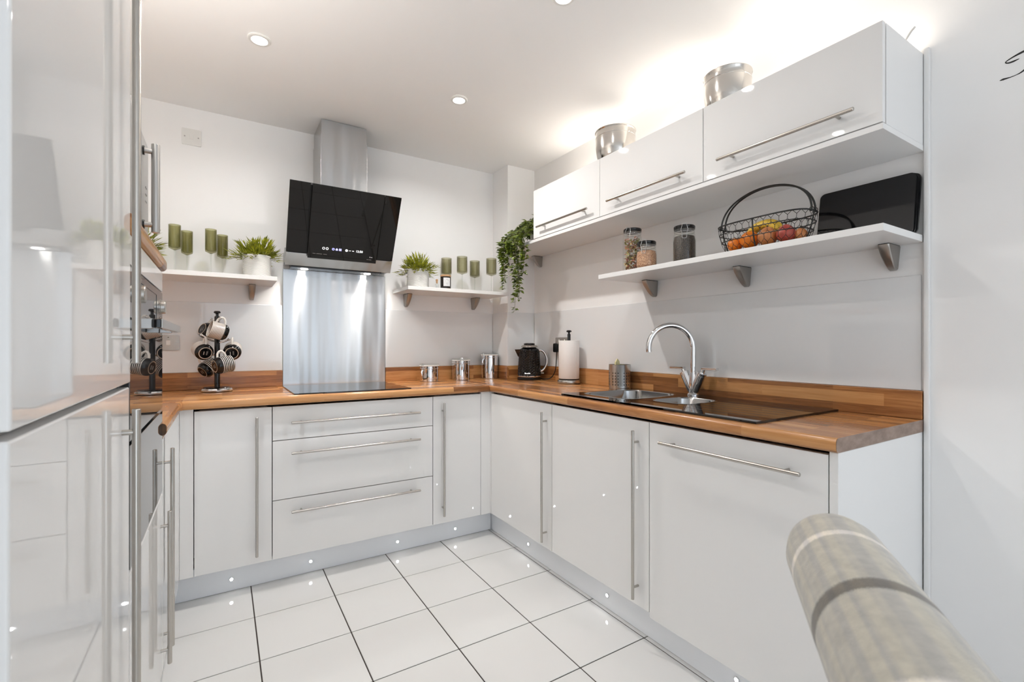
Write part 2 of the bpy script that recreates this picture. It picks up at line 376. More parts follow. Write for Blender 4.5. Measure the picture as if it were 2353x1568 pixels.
# ------------------------------------------------------------------ handles
def bar_handle(parent, p0, p1, out, r=.006, stand=.030, inset=.045, name='handle', m='steel_handle'):
    """p0,p1: bar axis ends; out: unit vector away from the door; stand: distance of the bar axis from the face"""
    p0, p1, out = Vector(p0), Vector(p1), Vector(out); d = (p1 - p0).normalized(); mb = MB()
    e = .0012
    mb.tube([p0, p0 + d * e, p1 - d * e, p1], [r - e, r, r, r - e], 16)
    for q in (p0 + d * inset, p1 - d * inset): mb.cyl(q - out * stand, q, r * .75, 12)
    return part(name, mb, m, parent)
def carcass(parent, x0, x1, y0, y1, z0, z1, open_side):
    """thin panels; open_side in '-y','-x','+x'"""
    t = .016; mb = MB()
    mb.box(x0, x1, y0, y1, z0, z0 + t)
    if open_side == '-y': mb.box(x0, x0 + t, y0, y1, z0, z1).box(x1 - t, x1, y0, y1, z0, z1).box(x0, x1, y1 - t, y1, z0, z1).box(x0, x1, y0, y0 + .08, z1 - t, z1)
    else:
        mb.box(x0, x1, y0, y0 + t, z0, z1).box(x0, x1, y1 - t, y1, z0, z1)
        if open_side == '-x': mb.box(x1 - t, x1, y0, y1, z0, z1).box(x0, x0 + .05, y0, y1, z1 - t, z1)
        else: mb.box(x0, x0 + t, y0, y1, z0, z1).box(x1 - .05, x1, y0, y1, z1 - t, z1)
    return part('body', mb, 'carcass', parent)
DT = .019; G = .0016; BV = .0012
CZ0, CZ1 = .14, .848
# --- back run
def back_door(parent, x0, x1, z0, z1, name): return part(name, MB().box(x0 + G, x1 - G, YD, YD + DT, z0 + G, z1 - G, BV), 'gloss_white', parent)
c = thing('base_cabinet', 'white gloss base cabinet with tall bar handle beside the drawer unit below the mug tree', 'cabinet', (.05, 2.7, CZ0))
carcass(c, -.10, .193, YD + DT + .003, 2.98, CZ0, CZ1, '-y')
d = back_door(c, -.104, .197, ZD0, ZD1, 'door'); bar_handle(d, (.133, YD - .03, .806), (.133, YD - .03, .176), (0, -1, 0))
c = thing('drawer_unit', 'white gloss three-drawer unit with long bar handles under the hob', 'cabinet', (.59, 2.7, CZ0))
carcass(c, .199, .986, YD + DT + .003, 2.98, CZ0, CZ1 - .04, '-y')
for (z0, z1, hz) in ((.687, ZD1, .769), (.409, .687, .626), (ZD0, .409, .351)):
    d = back_door(c, .197, .99, z0, z1, 'drawer'); bar_handle(d, (.275, YD - .03, hz), (.908, YD - .03, hz), (0, -1, 0))
c = thing('base_cabinet', 'narrow white gloss base cabinet with one tall bar handle beside the inside corner', 'cabinet', (1.14, 2.7, CZ0))
carcass(c, .992, 1.33, YD + DT + .003, 2.98, CZ0, CZ1, '-y')
d = back_door(c, .99, 1.289, ZD0, ZD1, 'door'); bar_handle(d, (1.046, YD - .03, .811), (1.046, YD - .03, .182), (0, -1, 0))
# corner posts
single('corner_post', MB().box(1.2895, XD - .0005, YD + .0005, YD + DT, ZD0, ZW0 - .001, .0006, 1).box(XD, XD + DT, 2.4185, YD + DT, ZD0, ZW0 - .001, .0006, 1), 'gloss_white',
       'white corner post strip in the inside corner beside the narrow cabinet', 'corner post', (1.34, YD, ZD0))
single('corner_post', MB().box(XT + .0005, -.1055, YD + .0005, YD + DT, ZD0, ZW0 - .001, .0006, 1).box(XT - DT, XT, 2.40, YD + DT, ZD0, ZW0 - .001, .0006, 1), 'gloss_white',
       'white corner post strip in the inside corner below the wooden worktop return', 'corner post', (-.13, YD, ZD0))
# --- right run
def right_door(parent, y0, y1, z0, z1, name='door'): return part(name, MB().box(XD, XD + DT, y0 + G, y1 - G, z0 + G, z1 - G, BV), 'gloss_white', parent)
c = thing('base_cabinet', 'white gloss corner base cabinet on the sink run beside the narrow cabinet', 'cabinet', (1.65, 2.1, CZ0))
carcass(c, XD + DT + .003, 1.90, 1.824, 2.40, CZ0, CZ1, '-x')
d = right_door(c, 1.82, 2.417, ZD0, ZD1); bar_handle(d, (XD - .03, 1.863, .806), (XD - .03, 1.863, .171), (-1, 0, 0))
c = thing('base_cabinet', 'white gloss sink base cabinet with tall bar handle below the sink bowls', 'cabinet', (1.65, 1.5, CZ0))
carcass(c, XD + DT + .003, 1.90, 1.218, 1.816, CZ0, .72, '-x')
d = right_door(c, 1.214, 1.82, ZD0, ZD1); bar_handle(d, (XD - .03, 1.268, .810), (XD - .03, 1.268, .170), (-1, 0, 0))
c = thing('dishwasher', 'built-in dishwasher behind a white gloss door with a horizontal bar handle', 'dishwasher', (1.65, .91, CZ0))
part('body', MB().box(XD + DT + .003, 1.90, .612, 1.150, CZ0, .84), 'carcass', c)
d = right_door(c, .607, 1.214, .118, ZD1); bar_handle(d, (XD - .03, .664, .785), (XD - .03, 1.145, .785), (-1, 0, 0))
single('end_panel', MB().box(XD, XR - .002, YE + .001, .6055, .001, ZW0 - .001, .001, 1), 'satin_white', 'white end panel closing the sink run beside the dishwasher', 'panel', (1.65, .594, 0))
# --- plinths with LED spots
pl = single('plinth', MB().box(XT - .03, XP - .004, YP, YP + .016, .001, CZ0 - .006, .001, 1), 'plinth_grey', 'pale grey plinth strip with four small lights below the drawer unit', 'plinth', (.6, YP, 0))
for x in (.036, .375, .817, 1.163):
    s = part('plinth_light', MB().lathe([(.0095, 0), (.0095, .002), (.007, .003)], 20).xf(Matrix.Translation((x, YP, .054)) @ Matrix.Rotation(R(90), 4, 'X')), 'chrome', pl)
    part('lens', MB().lathe([(.0068, .0031), (.0035, .0042)], 16).xf(Matrix.Translation((x, YP, .054)) @ Matrix.Rotation(R(90), 4, 'X')), 'led_glow', s)
pl = single('plinth', MB().box(XP, XP + .016, .607, YP + .016, .001, CZ0 - .006, .001, 1), 'plinth_grey', 'pale grey plinth strip with small lights below the sink run', 'plinth', (XP, 1.5, 0))
for y in (2.102, 1.495, .90):
    s = part('plinth_light', MB().lathe([(.0095, 0), (.0095, .002), (.007, .003)], 20).xf(Matrix.Translation((XP, y, .058)) @ Matrix.Rotation(R(-90), 4, 'Y')), 'chrome', pl)
    part('lens', MB().lathe([(.0068, .0031), (.0035, .0042)], 16).xf(Matrix.Translation((XP, y, .058)) @ Matrix.Rotation(R(-90), 4, 'Y')), 'led_glow', s)
pl = single('plinth', MB().box(-.215, -.199, .575, YP - .002, .001, CZ0 - .006, .001, 1), 'plinth_grey', 'pale grey plinth strip below the tall fridge and oven housings', 'plinth', (-.2, 1.5, 0))
# --- worktops (rounded front edge)
rd = .013
def wt_profile(front, back, sgn):
    """(coord, z) outline; front edge rounded; sgn=+1 when the back has the larger coordinate"""
    o = [(back, ZW0), (back, ZW1)]
    o += [(front + sgn * (rd - rd * math.sin(R(a))), ZW1 - rd + rd * math.cos(R(a))) for a in range(0, 91, 15)]
    o += [(front + sgn * (rd - rd * math.cos(R(a))), ZW0 + rd - rd * math.sin(R(a))) for a in range(0, 91, 15)]
    return o
wtl = 'wood block worktops'
mb = MB().prism(wt_profile(YFr, YB - .001, 1), XLf, XF - .0004, 'X'); mb.box(XL + .001, XLf, YFr, YB - .001, ZW0, ZW1)
single('worktop', mb, 'wood_x', 'wood block worktop with rounded front edge carrying the hob', 'worktop', (.6, 2.7, ZW0))
mb = MB()
bx0, bx1, by0, by1 = 1.42, 1.825, 1.170, 1.752        # cut-out for the sink bowls
pf = wt_profile(XF, XR - .001, 1)
mb.prism(pf, YE, by0, 'Y'); mb.prism(pf, by1, PY - .001, 'Y'); mb.prism(wt_profile(XF, bx0, 1), by0, by1, 'Y'); mb.box(bx1, XR - .001, by0, by1, ZW0, ZW1)
mb.prism(wt_profile(XF, PX - .001, 1)[:2] + [(XF, ZW1), (XF, ZW0)], PY - .001, YB - .001, 'Y')
wt = single('worktop', mb, 'wood_y', 'long wood block worktop around the black sink', 'worktop', (1.62, 1.7, ZW0))
part('end_cap', MB().prism(wt_profile(XF + .0015, XR - .002, 1), YE - .0012, YE - .0001, 'Y'), 'wood_end', wt, label='greyish end grain strip')
TY0, TY1 = 1.181, 1.775                               # oven housing along y
mb = MB().prism(wt_profile(XLf, XL + .001, -1), TY1 + .002, YFr - .0004, 'Y')
wt = single('worktop', mb, 'wood_y', 'short wood block worktop return beside the oven housing', 'worktop', (-.4, 2.1, ZW0))
part('end_cap', MB().prism(wt_profile(XLf - .001, XL + .002, -1), TY1 + .0012, TY1 + .0019, 'Y'), 'wood_dark_end', wt)
# upstands
UZ = .987; UT = .018
def ups(mb, m, label, loc): single('upstand', mb, m, label, 'upstand', loc, 'wood block upstands')
ups(MB().box(XL + .001, SX0 - .002, YB - UT, YB - .001, ZW1 + .0004, UZ, .002), 'wood_x', 'wood block upstand strip behind the mug tree', (-.2, YB, ZW1))
ups(MB().box(SX1 + .002, PX - UT - .001, YB - UT, YB - .001, ZW1 + .0004, UZ, .002), 'wood_x', 'wood block upstand strip behind the three steel canisters', (1.3, YB, ZW1))
ups(MB().box(PX - UT, PX - .0006, PY - UT, YB - .001, ZW1 + .0004, UZ, .002), 'wood_y', 'short wood block upstand strip on the side of the corner column', (PX, 2.9, ZW1))
ups(MB().box(PX, XR - UT - .001, PY - UT, PY - .0006, ZW1 + .0004, UZ, .002), 'wood_x', 'short wood block upstand strip behind the black kettle', (1.8, PY, ZW1))
ups(MB().box(XR - UT, XR - .001, YE, PY - UT - .001, ZW1 + .0004, UZ, .002), 'wood_y', 'long wood block upstand strip behind the sink', (XR, 1.7, ZW1))

# ------------------------------------------------------------------ left tall units
FY0, FY1 = .566, 1.179
c = thing('fridge_freezer', 'tall white gloss integrated fridge freezer with two long bar handles', 'fridge', (-.45, .87, 0))
part('body', MB().box(XL + .002, XT - DT - .003, FY0 + .003, FY1 - .001, .14, 2.16), 'satin_white', c)
def tall_door(parent, y0, y1, z0, z1, dx=0.0, m='gloss_white', name='door'): return part(name, MB().box(XT - DT + dx, XT + dx, y0 + G, y1 - G, z0 + G, z1 - G, .003, 3), m, parent)
d = tall_door(c, FY0, FY1 + .003, 1.060, 2.16, .001, name='fridge_door'); bar_handle(d, (-.134, 1.095, 1.102), (-.134, 1.095, 1.92), (1, 0, 0), r=.0068, stand=.020, inset=.048)
d = tall_door(c, FY0, FY1 - .003, .135, 1.055, name='freezer_door'); bar_handle(d, (-.134, 1.095, 1.018), (-.134, 1.095, .30), (1, 0, 0), r=.0068, stand=.021, inset=.042)
c = thing('oven_housing', 'white mid-height oven housing with a lower door and a wooden top', 'cabinet', (-.45, 1.48, 0))
t = .016
mb = MB().box(XL + .002, XT - DT - .003, TY0 + .001, TY0 + t, .14, 1.357).box(XL + .002, XT - DT - .003, TY1 - t, TY1 - .0005, .14, 1.357).box(XL + .002, XT - DT - .003, TY0 + t, TY1 - t, .14, .156)
mb.box(XL + .002, XT - DT - .003, TY0 + t, TY1 - t, .66, .676).box(XL + .002, XT - DT - .003, TY0 + t, TY1 - t, 1.341, 1.357)
part('body', mb, 'satin_white', c)
part('top_rail', MB().box(XT - DT, XT, TY0 + G, TY1 - G, 1.296, 1.355, BV), 'gloss_white', c)
d = tall_door(c, TY0, TY1, .135, .685); bar_handle(d, (-.133, 1.725, .64), (-.133, 1.725, .185), (1, 0, 0), stand=.022, inset=.043)
mb = MB().prism([(a, z - ZW0 + 1.3585) for (a, z) in wt_profile(XLf, XL + .002, -1)], TY0 + .001, TY1, 'Y')
part('wooden_top', mb, 'wood_y', c, label='wood block top board with rounded front edge')
c = thing('oven', 'built-in mirror black oven with two round knobs and a bar handle', 'oven', (-.45, 1.48, .69))
part('body', MB().box(XL + .06, XT - .022, TY0 + t + .002, TY1 - t - .002, .692, 1.29), 'microwave_steel', c)
OY0, OY1 = TY0 + .002, TY1 - .0015
part('lower_panel', MB().box(XT - .021, XT, OY0, OY1, .690, .936, .0015), 'oven_glass', c)
part('oven_door', MB().box(XT - .021, XT, OY0, OY1, .944, 1.186, .0015), 'oven_glass', c)
cp = part('control_panel', MB().box(XT - .021, XT, OY0, OY1, 1.190, 1.2925, .0015), 'oven_glass', c)
part('display_frame', MB().box(XT, XT + .0008, 1.62, 1.622, 1.20, 1.275).box(XT, XT + .0008, 1.30, 1.622, 1.2735, 1.275), 'black_plastic', cp)
for y in (1.712, 1.29):
    part('knob', MB().lathe([(.022, 0), (.022, .002), (.0195, .003), (.019, .012), (.0175, .0135)], 32).xf(Matrix.Translation((XT, y, 1.246)) @ Matrix.Rotation(R(90), 4, 'Y')), 'steel_handle', c)
h = part('handle', MB().box(XT + .030, XT + .0462, 1.22, 1.715, 1.172, 1.190, .002), 'black_gloss', c)
part('handle_front', MB().box(XT + .0464, XT + .049, 1.22, 1.715, 1.1715, 1.1905, .001), 'microwave_steel', h)
part('handle_bracket', MB().box(XT, XT + .0295, 1.692, 1.714, 1.170, 1.192, .002), 'microwave_steel', h)
part('handle_bracket', MB().box(XT, XT + .0295, 1.241, 1.263, 1.170, 1.192, .002), 'microwave_steel', h)
# return base cabinet
c = thing('base_cabinet', 'white gloss base cabinet below the worktop return beside the oven housing', 'cabinet', (-.45, 2.09, CZ0))
carcass(c, XL + .02, XT - DT - .003, TY1 + .002, 2.397, CZ0, CZ1, '+x')
d = part('door', MB().box(XT - DT, XT, TY1 + G, 2.397, ZD0 + G, ZD1 - G, BV), 'gloss_white', c); bar_handle(d, (-.133, 1.812, .811), (-.133, 1.812, .19), (1, 0, 0), stand=.022, inset=.043)
# microwave on the wooden top
MZ0, MZ1, MY0, MY1, MX = 1.411, 1.689, 1.205, 1.660, -.177
c = thing('microwave', 'grey steel microwave with a thick vertical bar handle on the wooden top', 'microwave', (-.42, 1.43, 1.3975))
part('body', MB().box(-.60, MX - .016, MY0, MY1, MZ0, MZ1, .004), 'microwave_steel', c)
part('front_panel', MB().box(MX - .0155, MX, MY0, MY1, MZ0, MZ1, .002), 'microwave_front', c)
for (x, y) in ((-.56, MY0 + .03), (-.56, MY1 - .03), (-.22, MY0 + .03), (-.22, MY1 - .03)):
    part('foot', MB().cyl((x, y, 1.3972), (x, y, MZ0 + .001), .012), 'black_plastic', c)
bar_handle(c, (-.150, 1.551, 1.432), (-.150, 1.551, 1.666), (1, 0, 0), r=.0095, stand=.027, inset=.02, m='microwave_steel')
for z in (1.452, 1.646): part('handle_collar', MB().cyl((MX, 1.551, z), (MX + .004, 1.551, z), .0118), 'black_plastic', c)
for k in range(3):
    for y in (1.602, 1.616): part('button', MB().cyl((MX, y, 1.563 - .019 * k), (MX + .0015, y, 1.563 - .019 * k), .0028, 10), 'print_grey', c)
ls = thing('led_strip', 'added unseen fill light strip on top of the microwave', 'light', (-.30, 1.43, MZ1))  # added strip, put here to brighten the ceiling
part('channel', MB().box(-.315, -.285, 1.22, 1.645, MZ1 + .0005, MZ1 + .007, .001, 1), 'white_plastic', ls)
part('diffuser', MB().box(-.310, -.290, 1.222, 1.643, MZ1 + .007, MZ1 + .009), 'strip_glow', ls)
area('led_strip_light', (-.30, 1.43, MZ1 + .013), (R(180), 0, 0), .02, .42, ADDED_LED_W, (1, .955, .90))  # lamp of the added strip, shines up at the ceiling
# ------------------------------------------------------------------ wall cabinets, right wall
CX, CZB, CZT = 1.61, 1.776, 2.068
UB0, UB1 = 1.756, 1.774
single('shelf_board', MB().box(CX, XR - .001, .581, PY - .002, UB0, UB1, .0012), 'satin_white', 'long white board under the wall cabinets running on to the corner column', 'shelf', (1.76, 1.7, UB0))
seams = [.581, 1.172, 1.766, 2.355]
hy = [(.643, 1.093), (1.235, 1.687), (1.830, 2.282)]
labs = ['white gloss wall cabinet at the open end of the row above the fruit basket', 'white gloss wall cabinet in the middle of the row of three', 'white gloss wall cabinet beside the trailing plant']
for i in range(3):
    y0, y1 = seams[i], seams[i + 1]
    c = thing('wall_cabinet', labs[i], 'cabinet', (1.77, (y0 + y1) / 2, UB1), 'white gloss wall cabinets')
    part('body', MB().box(CX + DT + .003, XR - .002, y0 + .0006, y1 - .0006, UB1 + .0004, CZT - .002), 'satin_white', c)
    d = part('door', MB().box(CX, CX + DT, y0 + G, y1 - G, CZB + .001, CZT, BV), 'gloss_white', c)
    bar_handle(d, (CX - .03, hy[i][0], 1.831), (CX - .03, hy[i][1], 1.831), (-1, 0, 0), inset=.05)
# warm LED strip lying on top of the cabinets
ls = thing('led_strip', 'warm white light strip lying on top of the wall cabinets', 'light', (1.873, 1.45, CZT))
part('channel', MB().box(1.858, 1.888, .60, 2.345, CZT - .0015, CZT + .006, .001, 1), 'white_plastic', ls)
part('diffuser', MB().box(1.863, 1.883, .602, 2.343, CZT + .006, CZT + .008), 'strip_glow', ls)
for y in (.89, 1.47, 2.05):
    a = area('led_strip_light', (1.873, y, CZT + .012), (R(180), 0, 0), .02, .55, LED_W / 3, (1, .935, .86)); a.parent = None
cl = MB().tube([(1.80, .60, CZT + .004), (1.795, .588, CZT + .012), (1.78, .572, CZT + .020), (1.772, .560, CZT + .024)], .003, 8)
single('cable_end', cl, 'white_plastic', 'short white cable end sticking over the cabinet top edge', 'cable', (1.79, .58, CZT))

# ------------------------------------------------------------------ open shelves and brackets
SZ0, SZ1 = 1.466, 1.488
single('wall_shelf', MB().box(1.62, XR - .001, YE + .001, 1.787, SZ0, SZ1, .0015), 'satin_white', 'long white wall shelf carrying the storage jars and the fruit basket', 'shelf', (1.77, 1.18, SZ0))
single('wall_shelf', MB().box(XL + .001, .243, 2.705, YB - .001, SZ0, SZ1, .0015), 'satin_white', 'white wall shelf above the mug tree carrying tall green flutes', 'shelf', (-.25, 2.85, SZ0))
single('wall_shelf', MB().box(.944, 1.652, 2.705, YB - .001, SZ0, SZ1, .0015), 'satin_white', 'short white wall shelf above the steel canisters carrying wide green glasses', 'shelf', (1.3, 2.85, SZ0))
def bracket(base, out, label, zt, dep=.088, hgt=.080, wid=.034):
    """pelican shelf bracket: leaf-shaped cheeks with a rounded nose; base = wall point under the shelf, out = away from wall"""
    out = Vector(out); side = Vector((-out.y, out.x, 0)); mb = MB(); n = 10
    prof = [(0, 0)] + [(dep * a_, -hgt * b_) for (a_, b_) in ((1, 0), (.94, .13), (.84, .30), (.71, .48), (.56, .66), (.42, .81), (.30, .91), (.20, .97), (.11, 1.0), (.03, .985), (0, .94))]
    rows = []
    for sx in (-1, -.93, -.7, .7, .93, 1):
        shr = {1: .86, .93: .965, .7: 1.0}[abs(sx)]
        rows.append([Vector(base) + side * (sx * wid / 2 * (1 - .35 * (-p[1] / hgt) ** 2)) + out * (p[0] * shr) + Vector((0, 0, zt + p[1] * shr)) for p in prof])
    m = len(prof); vs = [p for r_ in rows for p in r_]; fs = []
    for i in range(len(rows) - 1):
        for k in range(m):
            k2 = (k + 1) % m; fs.append((i * m + k, i * m + k2, (i + 1) * m + k2, (i + 1) * m + k))
    fs.append(tuple(range(m))); fs.append(tuple(reversed([(len(rows) - 1) * m + k for k in range(m)])))
    mb.add(vs, fs)
    b = thing('shelf_bracket', label, 'bracket', (*base[:2], zt - hgt), 'leaf-shaped steel shelf brackets')
    part('cheek', mb, 'bracket_steel', b)
    e = MB(); o = Vector(base); p = [o - side * wid * .45, o + side * wid * .45]
    q = [p[0] + out * dep * .95, p[1] + out * dep * .95]
    e.add([(*v[:2], zt - .0005) for v in (p[0], q[0], q[1], p[1])] + [(*v[:2], zt + .0028) for v in (p[0], q[0], q[1], p[1])],
          [(0, 1, 2, 3), (7, 6, 5, 4), (0, 4, 5, 1), (1, 5, 6, 2), (2, 6, 7, 3), (3, 7, 4, 0)])
    part('rubber_seat', e, 'black_plastic', b)
zt = SZ0 - .003
bracket((XR, 1.682, 0), (-1, 0, 0), 'steel leaf-shaped bracket under the long shelf below the jars', zt)
bracket((XR, 1.178, 0), (-1, 0, 0), 'steel leaf-shaped bracket under the middle of the long shelf', zt)
bracket((XR, .662, 0), (-1, 0, 0), 'steel leaf-shaped bracket under the long shelf below the black boards', zt)
bracket((XR, 2.71, 0), (-1, 0, 0), 'steel leaf-shaped bracket beside the trailing plant under the cabinet board', UB0 - .003, dep=.075, hgt=.072)
bracket((.14, YB, 0), (0, -1, 0), 'steel leaf-shaped bracket under the shelf above the mug tree', zt)
bracket((1.032, YB, 0), (0, -1, 0), 'steel leaf-shaped bracket under the short shelf near the hood', zt)
bracket((1.528, YB, 0), (0, -1, 0), 'steel leaf-shaped bracket under the short shelf near the corner column', zt)

# ------------------------------------------------------------------ cooker hood, steel splashback, hob
single('steel_splashback', MB().box(SX0, SX1, YB - .008, YB - .0005, ZW1 + .0004, 1.573, .001, 1), 'splash_steel', 'brushed steel splashback sheet between hob and hood', 'splashback', (.6, YB, ZW1))
hd = thing('cooker_hood', 'angled black glass cooker hood with steel chimney', 'hood', (.6, 2.85, 1.575))
part('chimney', MB().box(.466, .712, 2.757, YB - .001, 2.02, ZC - .003, .002), 'hood_steel', hd)
part('chimney_sleeve', MB().box(.462, .716, 2.753, YB - .001, 1.80, 2.30, .002), 'hood_steel', hd)
# slanted slab: lower edge near the wall, upper edge leaning out
hz0, hz1, hy0, hy1 = 1.581, 1.992, 2.888, 2.667
ax = Vector((0, hy1 - hy0, hz1 - hz0)); ln = ax.length; ax.normalize(); nrm = Vector((0, -ax.z, ax.y))   # nrm = outwards (towards the room)
def slab(x0, x1, s0, s1, d0, d1, bev=.002):
    """box in hood-panel space: x, distance along the slope, depth out of the panel plane"""
    M = Matrix(((1, 0, 0, 0), (0, ax.y, nrm.y, hy0), (0, ax.z, nrm.z, hz0), (0, 0, 0, 1)))
    return MB().box(x0, x1, s0, s1, d0, d1, bev).xf(M)
st = .076
part('steel_base', slab(SX0, SX1, 0, st, -.075, 0), 'hood_steel', hd)
part('hood_body', slab(SX0 + .01, SX1 - .01, st, ln - .01, -.06, -.006), 'black_plastic', hd)
part('side_glass', slab(SX0, .400, st + .001, ln, -.006, 0, .0015), 'hood_glass', hd)
part('side_glass', slab(.797, SX1, st + .001, ln, -.006, 0, .0015), 'hood_glass', hd)
cg = part('centre_glass', slab(.407, .790, st - .017, ln + .003, .012, .018, .0015), 'hood_glass', hd)
part('glass_mount', slab(.43, .77, st, ln - .02, -.004, .012, .0), 'black_plastic', hd)
M = Matrix(((1, 0, 0, 0), (0, ax.y, nrm.y, hy0), (0, ax.z, nrm.z, hz0), (0, 0, 0, 1)))
def icon(x, s, mbi, m, name): part(name, mbi.xf(M @ Matrix.Translation((x, s, .0182))), m, cg)
def ring(r, w): 
    mb = MB(); n = 16
    vs = [(rr * math.cos(2 * PI * k / n), rr * math.sin(2 * PI * k / n), z) for z in (0, .0005) for rr in (r, r - w) for k in range(n)]
    fs = [(2 * n + k, 2 * n + (k + 1) % n, 3 * n + (k + 1) % n, 3 * n + k) for k in range(n)]
    return mb.add(vs, fs)
sI = st + .047
icon(.488, sI, ring(.0072, .0022), 'icon_white', 'display_icon'); icon(.507, sI, ring(.0072, .0024), 'icon_white', 'display_icon')
icon(.540, sI, ring(.0072, .002).add([(-.005, -.002, .0005), (.005, .001, .0005), (.005, .003, .0005), (-.005, 0, .0005)], [(0, 1, 2, 3)]), 'icon_blue', 'display_icon')
icon(.559, sI, MB().box(-.006, .006, -.006, .003, 0, .0005).box(-.003, .003, .003, .0065, 0, .0005), 'icon_blue', 'display_icon')
icon(.578, sI, MB().box(-.0068, -.0006, -.0065, -.0004, 0, .0005).box(.0006, .0068, -.0065, -.0004, 0, .0005).box(-.0068, -.0006, .0008, .0065, 0, .0005).box(.0006, .0068, .0008, .0065, 0, .0005), 'icon_blue', 'display_icon')
icon(.613, sI, ring(.0072, .0022).box(-.001, .001, -.005, .005, 0, .0005).box(-.005, .005, -.001, .001, 0, .0005), 'icon_white', 'display_icon')
icon(.632, sI, MB().box(-.006, .006, -.0008, .0012, 0, .0005), 'icon_white', 'display_icon')
icon(.650, sI, MB().box(-.0045, .0045, -.002, .0015, 0, .0005), 'icon_white', 'display_icon')
part('clock_display', text_mb('12:50', .0185, M @ Matrix.Translation((.685, sI, .0183)), .0003), 'icon_white', cg)
icon(.46, st + .012, MB().box(-.028, -.012, -.0008, .0008, 0, .0003).box(-.008, .022, -.0008, .0008, 0, .0003).box(.028, .048, -.0008, .0008, 0, .0003), 'print_grey', 'printed_line')
icon(.755, st + .020, MB().box(-.007, -.003, -.003, .003, 0, .0003).box(0, .010, -.002, .001, 0, .0003), 'silver_print', 'printed_line')
icon(.747, st + .004, MB().box(-.014, -.006, -.001, .001, 0, .0003).box(-.004, .013, -.0008, .0008, 0, .0003), 'print_grey', 'printed_line')
# filter frame and lamps under the hood
part('filter_frame', MB().box(.33, .84, 2.90, 2.985, 1.574, 1.59, .001), 'black_plastic', hd)
part('hood_back', MB().box(SX0 + .002, SX1 - .002, 2.952, YB - .001, 1.59, 1.66), 'hood_steel', hd)
for x in (.405, .765):
    lamp = part('hood_lamp', MB().lathe([(.020, 0), (.020, .003)], 24, (x, 2.945, 1.5712)), 'lamp_glow', hd)
    a = area('hood_lamp_light', (x, 2.945, 1.568), (0, 0, 0), .035, .035, 1.5, (1, .97, .92), 'DISK', 130)
# raised chrome squiggle on the chimney (illegible in the photograph)
sq = MB(); pts = []
for k in range(90):
    u = k / 89; pts.append((.508 + .145 * u, 2.7522, 2.010 + .013 * math.sin(u * 41) * (1.0 - .35 * u) + .006 * math.sin(u * 9)))
sq.tube(pts, .0012, 6)
part('script_mark', sq, 'chrome', hd)
# hob
hb = thing('hob', 'flat black glass hob set in the worktop', 'hob', (.59, 2.64, ZW1))
part('glass_top', MB().prism(rrect(.292, .872, 2.445, 2.955, .004), ZW1 + .0004, ZW1 + .006, 'Z'), 'black_glass', hb)

# ------------------------------------------------------------------ sink and tap
GZ = ZW1 + .008
sk = thing('sink', 'black glass sink with two steel bowls and a grooved drainer', 'sink', (1.62, 1.29, ZW1))
sx0, sx1, sy0, sy1 = 1.372, 1.886, .815, 1.772
B1 = (1.452, 1.800, 1.425, 1.735); B2 = (1.520, 1.745, 1.185, 1.365)
def hole_plate(x0, x1, y0, y1, holes, z0, z1):
    """plate with rounded rectangular holes, hole rims built with bridges to a rectangular cell round each hole"""
    mb = MB(); cells = []
    ys = sorted({y0, y1} | {h[2] - .03 for h in holes} | {h[3] + .03 for h in holes})
    def slabz(a, b, c_, d_): mb.box(a, b, c_, d_, z0, z1)
    prev = y0
    for (hx0, hx1, hy0_, hy1_, r) in sorted(holes, key=lambda h: h[2]):
        cy0, cy1 = hy0_ - .02, hy1_ + .02
        if cy0 > prev + 1e-6: slabz(x0, x1, prev, cy0)
        inner = rrect(hx0, hx1, hy0_, hy1_, r, 6); n = len(inner)
        outer = []
        for (px, py) in inner:
            cx, cy = (hx0 + hx1) / 2, (hy0_ + hy1_) / 2; dx, dy = px - cx, py - cy
            s = min(((x1 - cx) if dx > 0 else (cx - x0)) / max(abs(dx), 1e-9), ((cy1 - cy) if dy > 0 else (cy - cy0)) / max(abs(dy), 1e-9)); outer.append((cx + dx * s, cy + dy * s))
        corners = [(x1, cy1), (x0, cy1), (x0, cy0), (x1, cy0)]
        o = len(mb.v)
        for zz in (z1, z0): mb.v += [Vector((*p, zz)) for p in inner] + [Vector((*p, zz)) for p in outer]
        for k in range(n):
            k2 = (k + 1) % n
            mb.f.append((o + k, o + k2, o + n + k2, o + n + k)); mb.f.append((o + 2 * n + k2, o + 2 * n + k, o + 3 * n + k, o + 3 * n + k2)); mb.f.append((o + k2, o + k, o + 2 * n + k, o + 2 * n + k2))
        for q in corners:       # fill the corner triangle between the two outer points on either side of the corner
            best = [k for k in range(n) if (abs(outer[k][0] - q[0]) < 1e-6) != (abs(outer[(k + 1) % n][0] - q[0]) < 1e-6) and (Vector(outer[k]) - Vector(q)).length < .5]
            if best:
                k = min(best, key=lambda k: (Vector(outer[k]) - Vector(q)).length + (Vector(outer[(k + 1) % n]) - Vector(q)).length); b = len(mb.v)
                mb.v += [Vector((*outer[k], z1)), Vector((*q, z1)), Vector((*outer[(k + 1) % n], z1))]; mb.f.append((b, b + 1, b + 2))
        prev = cy1
    if prev < y1 - 1e-6: slabz(x0, x1, prev, y1)
    return mb
hp = hole_plate(sx0, sx1, sy0, sy1, [(*B1, .07), (*B2, .05)], ZW1 + .0006, GZ)
part('glass_top', hp, 'black_glass', sk, flat=True)
